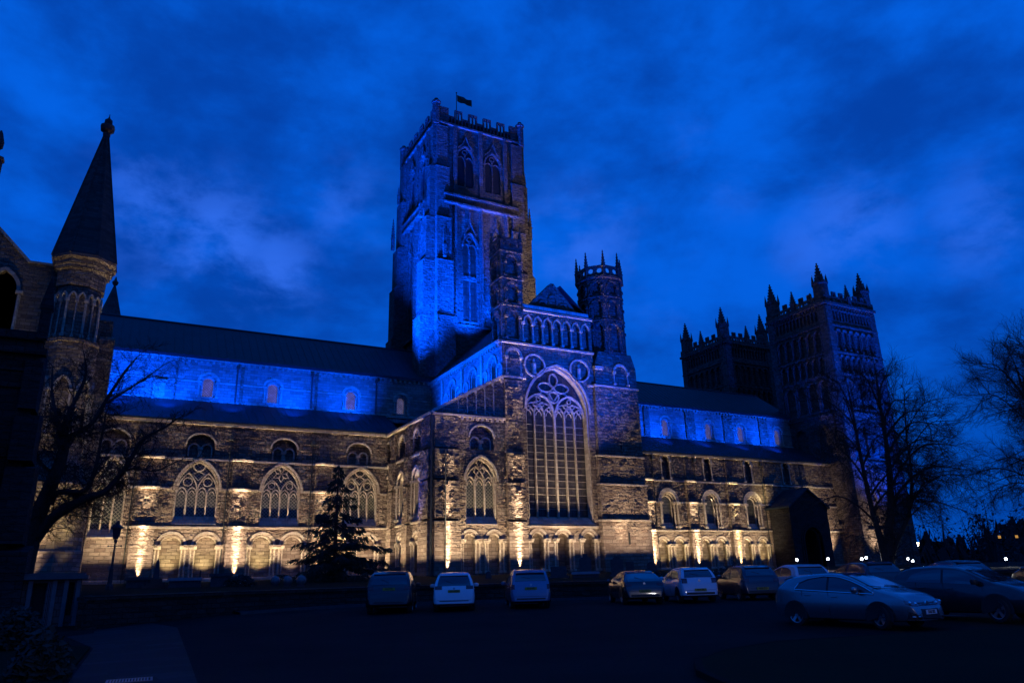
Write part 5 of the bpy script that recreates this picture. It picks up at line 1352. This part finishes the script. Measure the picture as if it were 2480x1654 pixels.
bush(-.92, 17.9, gz(0, 18), .55, .55, .85, 2600, 7, 'garden_bush', 'rounded clipped bush in the bottom left corner', LEAF)
bush(-2.2, 27.2, .1, .85, .8, 1.0, 2200, 8, 'garden_bush', 'dark shaggy bush at the left edge in front of the porch', LEAF)

# ================================================================== CARS
TYRE = plain('tyre_rubber', (.012, .012, .013), .85, .3); RIM = plain('alloy', (.5, .5, .52), .3, .1, 3, .9)
CGL = plain('car_glass', (.012, .014, .016), .05, .1, 2, 0, 0, 1., 1.); TRIM = plain('black_trim', (.012, .012, .012), .55, .3)
CHR = plain('chrome', (.75, .75, .77), .16, .1, 3, 1.); TLM = plain('tail_lens', (.12, .005, .008), .15, .2, 3, 0, 0, .6)
HLM = plain('headlamp_lens', (.22, .24, .27), .12, .5, 9, .55); PLY = plain('yellow_plate', (.42, .27, .03), .5, .1); PLW = plain('white_plate', (.62, .62, .64), .5, .08)
INK = plain('plate_ink', (.008, .008, .008), .6, .1)
def lerp(T, x):
    if x <= T[0][0]: return T[0][1]
    for (a, b_), (c, d) in zip(T, T[1:]):
        if x <= c: return b_+(d-b_)*(x-a)/(c-a) if c > a else d
    return T[-1][1]
class CarShape:
    def __init__(s, L, Wd, H, top, belt, rr, axles, wr, zb=.2):
        s.L, s.W, s.H, s.top, s.belt, s.rr, s.ax, s.wr, s.zb = L, Wd, H, top, belt, rr, axles, wr, zb
        # resample the side outline
        s.prof = []
        for (a, b_), (c, d) in zip(top, top[1:]):
            n = max(1, int(max(abs(c-a)/.11, abs(d-b_)/.09)))
            for i in range(n): s.prof.append((a+(c-a)*i/n, b_+(d-b_)*i/n))
        s.prof.append(top[-1])
        for _ in range(2):
            P_ = s.prof; s.prof = [P_[0]]+[((P_[i-1][0]+2*P_[i][0]+P_[i+1][0])/4, (P_[i-1][1]+2*P_[i][1]+P_[i+1][1])/4) for i in range(1, len(P_)-1)]+[P_[-1]]
    def taper(s, x):
        return min(lerp([(0, .80), (.03, .88), (.10, .95), (.3, .985), (.7, 1), (9, 1)], x), lerp([(0, .66), (.04, .76), (.14, .86), (.35, .94), (.8, .99), (1.2, 1), (9, 1)], s.L-x))
    def hw(s, x, z):
        zb_ = lerp(s.belt, x)
        if z <= zb_: return s.W/2*lerp([(s.zb, .9), (s.zb+.08, .96), (.45, .992), (.62, 1.0), (.78, .985), (zb_, .955)], z)*s.taper(x)
        return s.W/2*(.955+(s.rr-.955)*((z-zb_)/(s.H-zb_))**1.15)*s.taper(x)
    def body(s):
        b = B(); rows = []
        for (x, zt) in s.prof:
            zbm = lerp([(0, s.zb+.1), (.5, s.zb), (s.L-.6, s.zb), (s.L, s.zb+.04)], x); zt = max(zt, zbm+.03); ze = max(zbm+.02, zt-.055)
            R_ = [(0, zbm), (s.hw(x, zbm)*.9, zbm)]
            for f in (0.04, .16, .32, .48, .62, .76, .88, 1.): z = zbm+(ze-zbm)*f; R_.append((s.hw(x, z), z))
            y = s.hw(x, zt)
            for q, dz in ((.955, .022), (.87, .01), (.65, .0), (.35, -.008), (0, -.012)): R_.append((y*q, zt-dz))
            rows.append([(x, yy, zz) for yy, zz in R_])
        n = len(rows[0])
        for sgn in (1, -1):
            k = len(b.v); b.v += [(x-s.L/2, sgn*y, z) for r in rows for (x, y, z) in r]
            for i in range(len(rows)-1):
                for j in range(n-1):
                    q = (k+i*n+j, k+i*n+j+1, k+(i+1)*n+j+1, k+(i+1)*n+j); b.f.append(q if sgn > 0 else q[::-1])
            for i in (0, len(rows)-1): b.f.append(tuple(k+i*n+j for j in range(n)))
        return b
    def endx(s, z, front, lo=0):
        # x of the outline at height z at the tail or nose
        P_ = s.prof if not front else [(s.L-x, zz) for x, zz in reversed(s.prof)]
        for (a, b_), (c, d) in zip(P_, P_[1:]):
            if (b_-z)*(d-z) <= 0 and b_ != d: return a+(c-a)*(z-b_)/(d-b_)
        return P_[0][0]
    def end_pt(s, y, z, front, off):
        x = s.endx(z, front); lim = abs(y)
        for _ in range(60):
            if s.hw(s.L-x if front else x, z) >= lim*1.0: break
            x += .01
        x -= off; X = (s.L-x) if front else x
        return (X-s.L/2, y, z)
    def end_patch(s, y0, y1, zlo, zhi, front, off=.014, n=8, m=4, th=.03):
        # patch on the tail or nose between y0..y1; zlo/zhi functions of y
        b = B(); fl = zlo if callable(zlo) else (lambda y: zlo); fh = zhi if callable(zhi) else (lambda y: zhi)
        for o in (off, off-th):
            for i in range(n+1):
                y = y0+(y1-y0)*i/n
                for j in range(m+1): z = fl(y)+(fh(y)-fl(y))*j/m; b.v.append(s.end_pt(y, z, front, o))
        st = m+1; N = (n+1)*st
        for i in range(n):
            for j in range(m): a = i*st+j; b.f.append((a, a+1, a+st+1, a+st)); b.f.append((N+a, N+a+st, N+a+st+1, N+a+1))
        for i in range(n):
            for j in (0, m): a = i*st+j; b.f.append((a, a+st, N+a+st, N+a))
        for j in range(m):
            for i in (0, n): a = i*st+j; b.f.append((a, a+1, N+a+1, N+a))
        return b
    def side_patch(s, x0, x1, zlo, zhi, sgn, off=.008, n=14, m=4):
        b = B(); fl = zlo if callable(zlo) else (lambda x: zlo); fh = zhi if callable(zhi) else (lambda x: zhi)
        for o in (off, off-.03):
            for i in range(n+1):
                x = x0+(x1-x0)*i/n
                for j in range(m+1): z = fl(x)+(fh(x)-fl(x))*j/m; b.v.append((x-s.L/2, sgn*(s.hw(x, z)+o), z))
        st = m+1; N = (n+1)*st
        for i in range(n):
            for j in range(m): a = i*st+j; b.f.append((a, a+1, a+st+1, a+st))
        for i in range(n):
            for j in (0, m): a = i*st+j; b.f.append((a, a+st, N+a+st, N+a))
        for j in range(m):
            for i in (0, n): a = i*st+j; b.f.append((a, a+1, N+a+1, N+a))
        return b
    def top_patch(s, xa, xb, ya, off=.012, n=10, m=8, narrow=.0, inset=.9):
        # glass lying on the sloping outline between xa and xb (absolute x)
        b = B(); f = lambda x: lerp(s.prof, x)
        for i in range(n+1):
            x = xa+(xb-xa)*i/n; z = f(x); dz = (f(x+.02)-f(x-.02))/.04; l = math.hypot(1, dz); y = s.hw(x, z)*inset
            for j in range(m+1):
                q = -1+2*j/m; b.v.append((x-dz/l*off-s.L/2, y*q, z+off/l+.01*(1-abs(q)) if abs(q) < .9 else z+off/l-.004))
        st = m+1
        for i in range(n):
            for j in range(m): a = i*st+j; b.f.append((a, a+1, a+st+1, a+st))
        return b
def text_mesh(txt, size):
    cu = bpy.data.curves.new('t', 'FONT'); cu.body = txt; cu.size = size; cu.align_x = 'CENTER'; cu.align_y = 'CENTER'; cu.extrude = .002; cu.offset = .0022
    o = bpy.data.objects.new('t', cu); COL.objects.link(o); dg = bpy.context.evaluated_depsgraph_get(); me = bpy.data.meshes.new_from_object(o.evaluated_get(dg))
    bpy.data.objects.remove(o); bpy.data.curves.remove(cu); return me
def plate(root, s, txt, front, y, z, mat, tilt=0.):
    p = s.end_pt(y, z, front, .03); p = (p[0], y, z); sx = 1 if front else -1
    b = B(); b.box(-.26, .26, -.0555, .0555, -.006, .006)
    mtx = Matrix.Translation(p) @ Matrix(((0, 0, sx, 0), (sx, 0, 0, 0), (0, 1, 0, 0), (0, 0, 0, 1)))
    b.v = [tuple(mtx @ Vector(q)) for q in b.v]; o = obj('number_plate', b, mat, root)
    me = text_mesh(txt, .098); me.transform(Matrix.Diagonal((.80, 1.12, 1, 1))); me.transform(Matrix.Translation((0, 0, .0085))); me.transform(mtx)
    me.materials.clear(); me.materials.append(INK); me.name = 'lettering'; t_ = bpy.data.objects.new('lettering', me); COL.objects.link(t_); t_.parent = o
def wheel(root, s, x, sgn, steer=0., spokes=5, rim=RIM):
    w = bpy.data.objects.new('wheel', None); COL.objects.link(w); w.parent = root; w.location = (x-s.L/2, sgn*(s.W/2-.13), s.wr); w.rotation_euler = (0, 0, steer); w.empty_display_size = .1
    r = s.wr
    def lath(prof, n=28):
        b = B(); 
        for rr_, yy in prof:
            for j in range(n): q = 2*PI*j/n; b.v.append((rr_*math.cos(q), sgn*yy, rr_*math.sin(q)))
        for i in range(len(prof)-1):
            for j in range(n): b.f.append((i*n+j, i*n+(j+1) % n, (i+1)*n+(j+1) % n, (i+1)*n+j))
        return b
    def put(name, b, mat):
        me = bpy.data.meshes.new(name); me.from_pydata(b.v, [], b.f); bm = bmesh.new(); bm.from_mesh(me); bmesh.ops.recalc_face_normals(bm, faces=bm.faces); bm.to_mesh(me); bm.free()
        me.polygons.foreach_set('use_smooth', [True]*len(me.polygons)); me.set_sharp_from_angle(angle=R(40)); me.materials.append(mat)
        o = bpy.data.objects.new(name, me); COL.objects.link(o); o.parent = w
    put('tyre', lath([(r*.70, -.1), (r*.93, -.1), (r, -.07), (r, .07), (r*.95, .1), (r*.72, .115), (r*.68, .09), (r*.68, -.1)]), TYRE)
    b = lath([(r*.68, .085), (r*.71, .112), (r*.66, .108), (r*.63, .06)]); k = lath([(.01, .02), (r*.66, .02)]); b2 = B()
    for j in range(spokes):
        q = PI/2+2*PI*j/spokes; c, s_ = math.cos(q), math.sin(q); pts = []
        for rr_, hw_, yy in ((.035, .034, .085), (r*.64, .042, .1)):
            for e in (-1, 1): pts.append((rr_*c-e*hw_*s_, sgn*yy, rr_*s_+e*hw_*c))
        o = len(b.v); b.v += pts+[(p[0], p[1]-sgn*.04, p[2]) for p in pts]; b.f += [(o, o+1, o+3, o+2), (o, o+4, o+5, o+1), (o+1, o+5, o+7, o+3), (o+2, o+3, o+7, o+6), (o, o+2, o+6, o+4)]
    o = len(b.v); b.v += [(.06*math.cos(2*PI*j/12), sgn*.1, .06*math.sin(2*PI*j/12)) for j in range(12)]; b.f.append(tuple(range(o, o+12)))
    put('rim', b, rim); put('dark_backing', k, TRIM)  # added dark backing disc fills the gaps behind the spokes
def seam(s, pts, sgn, w=.007):
    b = B(); vs = []
    for (x, z) in pts: vs.append((x-s.L/2, sgn*(s.hw(x, z)+.0015), z))
    b.tube(vs, w, 4); return b
def make_car(name, lab, cat_, s, paintm, loc, head, o):
    root = thing(name, lab, 'car', (0, 0, 0), 0, o.get('group', 'cars parked before the cathedral'))
    body = obj('body', s.body(), paintm, root, smooth=32)
    L = s.L
    # side glass, per side one daylight opening split in panes
    bl = lambda x: lerp(s.belt, x)+.012
    roof = lambda x: lerp(s.prof, x)
    xa, xb, xm = o['glass']
    up_ = lambda x: max(bl(x)+.012, min(roof(x)-.085, lerp(o['gtop'], x)))
    for sgn in (1, -1):
        b = B()
        panes = [(xa, xm-.035), (xm+.035, xb)]
        for p0, p1 in panes:
            k = s.side_patch(p0, p1, bl, up_, sgn, .006); b.add(k.v, k.f)
        obj('side_window', b, CGL, root)
        b = s.side_patch(xm-.04, xm+.04, bl, up_, sgn, .004, 3); obj('door_pillar', b, TRIM, root)
        if o.get('chrome'):
            pts = [(xa+(xb-xa)*i/24, up_(xa+(xb-xa)*i/24)+.012) for i in range(25)]; pts2 = [(xb-(xb-xa)*i/12, bl(xb-(xb-xa)*i/12)-.008) for i in range(13)]
            loop = pts+pts2+[pts[0]]; b = B(); b.tube([(x-L/2, sgn*(s.hw(x, z)+.012), z) for x, z in loop], .017, 5); obj('window_trim', b, CHR, root)
        for x_ in o['doors']:
            zr = lerp(s.belt, x_); obj('door_seam', seam(s, [(x_, s.zb+.12), (x_+.01, .55), (x_, zr)], sgn), TRIM, root)
        for x_ in o['handles']:
            zr = lerp(s.belt, x_)-.13; b = B(); b.tube([(x_-.09-L/2, sgn*(s.hw(x_-.09, zr)+.022), zr), (x_+.09-L/2, sgn*(s.hw(x_+.09, zr)+.022), zr)], .014, 6); obj('door_handle', b, paintm, root)
        # wheel arches
        for ax in s.ax:
            b = B(); n = 26; R1, R0 = s.wr*1.17, s.wr*.2; yy = s.W/2*1.0+.002
            for rr_, y_ in ((R1+.025, yy), (R1, yy+.004), (R0, yy-.012)):
                for j in range(n+1): q = -.30+(PI+.6)*j/n; b.v.append((ax-L/2+rr_*math.cos(q), sgn*y_, s.wr+rr_*math.sin(q)))
            for i in range(2):
                for j in range(n): b.f.append((i*(n+1)+j, i*(n+1)+j+1, (i+1)*(n+1)+j+1, (i+1)*(n+1)+j))
            obj('wheel_arch', b, TRIM, root)
            wheel(root, s, ax, sgn, o.get('steer', 0.) if ax > L/2 else 0, o.get('spokes', 5), o.get('rim', RIM))
        # mirror
        mx = o['mirror']; mz = lerp(s.belt, mx)+.07; y = s.hw(mx, mz); b = B(); b.tube([(mx-L/2, sgn*(y-.02), mz-.03), (mx-.02-L/2, sgn*(y+.1), mz-.01)], .025, 5)
        c = Vector((mx-.03-L/2, sgn*(y+.16), mz+.03)); b.lathe((c.x, c.y), [(.01, c.z-.085), (.085, c.z-.07), (.105, c.z), (.09, c.z+.06), (.02, c.z+.085)], 10, None, 1.25)
        obj('mirror', b, o.get('mirror_mat', paintm), root, smooth=50)
    xw0, xw1 = o['wind']; obj('windscreen', s.top_patch(xw0, xw1, 0, .008, inset=.90), CGL, root)
    xr0, xr1 = o['rearglass']; obj('rear_window', s.top_patch(xr0, xr1, 0, .012, inset=o.get('rinset', .84)), CGL, root)
    # tail
    for (y0, y1, z0, z1) in o['tail']:
        for sgn in (1, -1): obj('tail_light', s.end_patch(sgn*y0, sgn*y1, (lambda y, z0=z0: z0), (lambda y, z1=z1: z1), False, .018, 8, 4, .05), TLM, root)
    b = s.end_patch(-.62, .62, s.zb+.1, s.zb+.22, False, .012); obj('rear_diffuser', b, TRIM, root)
    b = s.end_patch(-s.W*.40, s.W*.40, o['seam'], o['seam']+.012, False, .004, 14, 1); obj('tailgate_seam', b, TRIM, root)
    if o.get('rplate'): plate(root, s, o['rplate'][0], False, 0, o['rplate'][1], PLY)
    if o.get('badge'): 
        p = s.end_pt(0, o['badge'], False, .012); b = B(); b.tube([(p[0]-.012, 0, p[2]), (p[0]+.02, 0, p[2])], .05, 14); obj('badge', b, CHR, root)
    xs_ = o['spoiler']; z = roof(xs_+.05)
    b = B(); yy = s.hw(xs_+.1, z)*.92; b.hexa([(xs_-.1-L/2, -yy*.94, z-.035), (xs_+.22-L/2, -yy, z-.01), (xs_+.22-L/2, yy, z-.01), (xs_-.1-L/2, yy*.94, z-.035), (xs_-.1-L/2, -yy*.94, z-.012), (xs_+.22-L/2, -yy, roof(xs_+.22)+.012), (xs_+.22-L/2, yy, roof(xs_+.22)+.012), (xs_-.1-L/2, yy*.94, z-.012)])
    obj('roof_spoiler', b, paintm, root)
    p = (xr0+.35*(xr1-xr0)); b = B(); b.tube([(xr0+.03-L/2, 0, roof(xr0+.03)+.03), (p-L/2, .34, roof(p)+.03)], .012, 4); obj('rear_wiper', b, TRIM, root)
    if o.get('aerial'): b = B(); x = o['aerial']; b.tube([(x-L/2, 0, roof(x)), (x-.07-L/2, 0, roof(x)+.2)], [.012, .005], 5); obj('aerial', b, TRIM, root)
    if o.get('rails'):
        for sgn in (1, -1):
            x0, x1 = o['rails']; b = B(); y = s.hw((x0+x1)/2, roof((x0+x1)/2)-.03)*.93
            b.tube([(x0-L/2, sgn*y, roof(x0)-.01), (x0+.1-L/2, sgn*y, roof(x0+.1)+.06), (x1-.1-L/2, sgn*y, roof(x1-.1)+.06), (x1-L/2, sgn*y, roof(x1)-.01)], .018, 6); obj('roof_rail', b, CHR if o.get('chromerail') else TRIM, root)
    # nose
    for (y0, y1, fz0, fz1) in o.get('head', ()):
        for sgn in (1, -1):
            obj('headlight', s.end_patch(sgn*y0, sgn*y1, lambda y: fz0(abs(y)), lambda y: fz1(abs(y)), True, .016, 10, 4, .05), HLM, root)
            ym = (y0+y1)/2
            for yy in (ym-.1, ym+.12):
                p = s.end_pt(sgn*yy, (fz0(yy)+fz1(yy))/2, True, .012); b = B(); b.ball(p, .045, 10, 6); obj('lamp_bowl', b, CHR, root)
    if o.get('grille'):
        for (hw_, z0, z1, mt) in o['grille']:
            obj('grille', s.end_patch(-hw_, hw_, z0 if callable(z0) else (lambda y, z0=z0: z0), z1 if callable(z1) else (lambda y, z1=z1: z1), True, .012, 16, 3, .03), mt, root)
    if o.get('fog'):
        for sgn in (1, -1):
            obj('fog_recess', s.end_patch(sgn*.52, sgn*.78, lambda y: .27+.05*(abs(y)-.52), lambda y: .40-.12*(.78-abs(y))/.26+.06, True, .012, 8, 3, .03), TRIM, root)
            obj('fog_trim', s.end_patch(sgn*.54, sgn*.74, .335, .355, True, .022, 6, 1, .02), CHR, root)
    if o.get('fbadge'):
        p = s.end_pt(0, o['fbadge'], True, .03); b = B(); b.tube([(p[0]-.02, 0, p[2]), (p[0]+.012, 0, p[2])], .075, 18); obj('badge', b, CHR, root)
    if o.get('fplate'): plate(root, s, o['fplate'][0], True, 0, o['fplate'][1], PLW)
    b = B(); x = xw0 if xw0 > L/2 else xw1
    for sgn in (-1, 1):
        xx = xw1-.05; b.tube([(xx-L/2, sgn*.45, roof(xx)+.03), (xx-.1-L/2, sgn*.45-.55*1, roof(xx-.1)+.035)], .011, 4)
    obj('wiper', b, TRIM, root)
    root.location = loc; root.rotation_euler = (0, 0, math.atan2(head[1], head[0])); return root

HEAD = (math.sin(.417), math.cos(.417))
def hatch(L, Wd, H, wr=.32, belt0=1.0, hood=.86, rs=.45, nose=.55, rr=.70, ws=None, tailz=.97):
    wx = ws or L*.60
    top = [(0, .32), (.0+.012, .55), (.045, .78), (.10, tailz), (rs*.55, tailz+(H-.1-tailz)*.5), (rs, H-.075), (rs+.35, H-.02), (L*.40, H), (L*.50, H-.035), (wx, H-.14), (wx+(L*.80-wx)*.55, (H+hood)/2+.03), (L*.80, hood+.10), (L*.87, hood+.035), (L*.94, hood-.09), (L*.985, nose+.02), (L-.004, nose-.15), (L, .24)]
    return CarShape(L, Wd, H, top, [(0, belt0+.02), (L*.5, belt0-.04), (L*.8, belt0-.09), (L, hood-.1)], rr, (L*.175+.03, L*.795), wr)
def gtop(L, H, xa, xb): return [(xa, H-.42), (xa+.12, H-.26), (xa+.5, H-.15), (L*.42, H-.11), (L*.56, H-.15), (xb-.45, H-.32), (xb, .5)]
def opts(s, **k):
    L = s.L; xa = k.get('xa', .62); xb = k.get('xb', L*.775); H = s.H
    d = dict(glass=(xa, xb, L*.44), gtop=gtop(L, H, xa, xb), doors=(L*.245, L*.445, L*.71), handles=(L*.29, L*.49), mirror=L*.69, wind=(L*.55, L*.775), rearglass=(.14, k.get('rs', .45)-.0), tail=[(s.W*.30, s.W*.455, .74, .93)], seam=.42, spoiler=k.get('rs', .45)+.02)
    d.update(k); return d
# light grey five-door hatchback nearest the camera, nose towards the viewer
s = CarShape(4.42, 1.81, 1.5, [(0, .34), (.012, .56), (.05, .80), (.12, 1.0), (.28, 1.2), (.42, 1.345), (.75, 1.41), (1.3, 1.47), (1.9, 1.497), (2.3, 1.47), (2.65, 1.38), (3.05, 1.20), (3.45, 1.03), (3.75, .965), (4.1, .87), (4.3, .73), (4.395, .56), (4.42, .26)], [(0, 1.06), (.8, 1.03), (2, .97), (3.4, .90), (4.42, .80)], .69, (.80, 3.485), .325)
make_car('parked_car', 'silver hatchback with chrome window trim nearest the camera, number plate DU63 SKK', 'car', s, paint('silver_paint', (.26, .26, .27), .8, .27), (19.5, 15.42, gz(19, 15.4)), (.085, -1.),
    opts(s, rs=.42, xa=.86, xb=3.38, chrome=True, steer=-.32, wind=(2.32, 3.44), mirror=2.95, gtop=[(.86, 1.07), (.96, 1.2), (1.3, 1.32), (1.8, 1.385), (2.3, 1.35), (2.7, 1.24), (3.1, 1.08), (3.38, .93)], head=[(.42, .80, lambda y: .60+.10*(y-.42), lambda y: .70+.13*(y-.42))],
         grille=[(.40, lambda y: .60+.02*abs(y), .685, TRIM), (.41, .635, .655, CHR), (.40, lambda y: .26+.10*max(0, abs(y)-.25), lambda y: .515+.03*abs(y), TRIM)], fog=True, fbadge=.645, fplate=('DU63 SKK', .445), aerial=.9))
# dark crossover beside it
s = CarShape(4.14, 1.77, 1.57, [(0, .36), (.012, .6), (.06, .9), (.13, 1.08), (.34, 1.3), (.56, 1.48), (.9, 1.55), (1.65, 1.57), (2.2, 1.53), (2.55, 1.42), (2.95, 1.22), (3.3, 1.07), (3.62, 1.02), (3.9, .9), (4.06, .72), (4.13, .5), (4.14, .3)], [(0, 1.12), (2., 1.05), (3.3, .98), (4.14, .85)], .70, (.72, 3.25), .35, .24)
make_car('parked_car', 'dark high-riding crossover parked right of the silver hatchback', 'car', s, paint('dark_paint', (.018, .02, .024), .3, .3), (22.95, 14.15, gz(22, 14)), (.085, -1.),
    opts(s, rs=.56, xa=.75, xb=3.2, wind=(2.45, 3.25), mirror=2.85, steer=-.25, spokes=5, mirror_mat=TRIM, head=[(.40, .72, lambda y: .62+.02*(y-.4), lambda y: .84-.03*(y-.4))], grille=[(.38, .58, .76, TRIM), (.5, .3, .46, TRIM)], fbadge=.68))
# the row facing the cathedral
def rowcar(name, lab, s, pm, xy, o, head=HEAD):
    x, y = xy; g = gz(x, y); return make_car(name, lab, 'car', s, pm, (x+head[0]*s.L/2, y+head[1]*s.L/2, g), head, o)
s = CarShape(4.6, 1.99, 1.79, [(0, .45), (.012, .7), (.05, 1.0), (.10, 1.16), (.32, 1.48), (.48, 1.68), (.8, 1.75), (1.6, 1.79), (2.3, 1.77), (2.75, 1.68), (3.15, 1.42), (3.5, 1.2), (3.8, 1.15), (4.3, 1.05), (4.5, .85), (4.59, .6), (4.6, .35)], [(0, 1.2), (4.6, 1.02)], .74, (.85, 3.6), .37, .3)
rowcar('parked_car', 'dark grey sport utility car, leftmost of the cars parked facing the cathedral', s, paint('charcoal_paint', (.012, .012, .014), .4, .3), (10.75, 31.7), opts(s, rs=.48, xa=.62, xb=3.45, wind=(2.65, 3.48), mirror=3.1, tail=[(.66, .93, 1.0, 1.14)], seam=.62, rplate=('FV63 ETE', 1.03), rinset=.86, rails=(.7, 2.6)))
s = CarShape(4.38, 1.83, 1.63, [(0, .4), (.012, .62), (.05, .86), (.11, 1.03), (.30, 1.30), (.46, 1.52), (.75, 1.59), (1.5, 1.63), (2.1, 1.61), (2.55, 1.5), (3.05, 1.25), (3.45, 1.04), (3.85, .95), (4.15, .82), (4.32, .62), (4.375, .45), (4.38, .25)], [(0, 1.06), (2, 1.02), (4.38, .88)], .70, (.78, 3.42), .33, .24)
rowcar('parked_car', 'white people carrier seen square from behind, tail lights wrapping its corners', s, paint('white_paint', (.68, .68, .70), .0, .35), (13.25, 30.45), opts(s, rs=.46, xa=.6, xb=3.4, wind=(2.45, 3.4), mirror=3.0, tail=[(.52, .86, .92, 1.06)], seam=.47, rplate=('YH13 WDG', .84), badge=.955, aerial=.8, rinset=.86, rails=(.7, 2.5)))
s = CarShape(4.4, 1.78, 1.62, [(0, .38), (.012, .6), (.04, .85), (.08, 1.0), (.24, 1.35), (.34, 1.52), (.6, 1.59), (1.5, 1.62), (2.2, 1.6), (2.6, 1.5), (3.1, 1.22), (3.5, 1.03), (3.9, .95), (4.2, .8), (4.34, .6), (4.395, .42), (4.4, .24)], [(0, 1.03), (2, 1.0), (4.4, .88)], .76, (.8, 3.48), .32, .22)
rowcar('parked_car', 'blue-grey estate car with silver roof rails, seen from behind', s, paint('pale_blue_paint', (.10, .17, .27), .35, .3), (16.2, 28.95), opts(s, rs=.34, xa=.5, xb=3.45, wind=(2.5, 3.45), mirror=3.05, tail=[(.70, .87, .80, 1.0)], seam=.5, rplate=('EY10 KPS', .83), badge=.98, rails=(.5, 2.7), chromerail=True, aerial=.6, rinset=.86))
s = hatch(4.25, 1.81, 1.40, .33, .93, .86, .85, .54, .66, None, .95)
rowcar('parked_car', 'black coupe reflecting golden light along its left flank', s, paint('black_paint', (.010, .010, .012), .1, .22), (20.5, 26.6), opts(s, rs=.85, xa=.95, tail=[(.56, .88, .78, .88)], seam=.55, rplate=('LM12 BXA', .55), badge=.86, aerial=.95, doors=(4.25*.36, 4.25*.71), handles=(4.25*.42,)))
s = hatch(3.97, 1.68, 1.46, .30, .97, .88, .40, .55, .72)
rowcar('parked_car', 'small white hatchback between the black coupe and a dark hatchback', s, paint('white_paint', (.62, .63, .66), .0, .35), (22.75, 25.65), opts(s, rs=.40, xa=.55, tail=[(.54, .80, .80, 1.0)], seam=.5, rplate=('NJ14 LXR', .52), badge=.90, aerial=.6))
s = hatch(3.95, 1.71, 1.48, .31, .98, .88, .42, .55, .70)
rowcar('parked_car', 'dark hatchback parked right of the small white hatchback', s, paint('dark_blue_paint', (.014, .018, .028), .3, .28), (25.35, 24.6), opts(s, rs=.42, xa=.58, tail=[(.56, .82, .78, .92)], seam=.5, rplate=('NK08 OTD', .5)))
s = hatch(4.05, 1.73, 1.47, .31, .98, .88, .42, .55, .70)
rowcar('parked_car', 'pale hatchback half hidden behind the silver hatchback', s, paint('pale_paint', (.55, .57, .6), .0, .35), (27.25, 23.35), opts(s, rs=.42, xa=.58, seam=.5))
s = hatch(4.3, 1.76, 1.5, .32, 1.0, .88, .42, .55, .72)
rowcar('parked_car', 'dark car with only its roof showing above the silver hatchback', s, paint('black_paint_dull', (.016, .017, .02), .2, .3), (30.3, 22.1), opts(s, rs=.42, xa=.58, seam=.5))
s = hatch(4.1, 1.74, 1.45, .31, .98, .88, .5, .55, .70)
rowcar('parked_car', 'dark car glimpsed between the silver hatchback and the crossover', s, paint('dark_red_paint', (.03, .02, .022), .2, .3), (34.0, 20.3), opts(s, rs=.5, xa=.66, seam=.5))
s = hatch(4.2, 1.75, 1.47, .31, .98, .88, .5, .55, .70)
rowcar('parked_car', 'dark car roof behind the crossover windscreen', s, paint('dark_grey_paint', (.02, .022, .026), .2, .3), (38.6, 18.0), opts(s, rs=.5, xa=.66, seam=.5))
s = hatch(4.2, 1.76, 1.46, .31, .98, .88, .5, .55, .70)
rowcar('parked_car', 'light coloured car cut off by the right edge of the view', s, paint('light_paint', (.5, .52, .55), .0, .35), (25.9, 13.2), opts(s, rs=.5, xa=.66, seam=.5), (-.3, -.95))
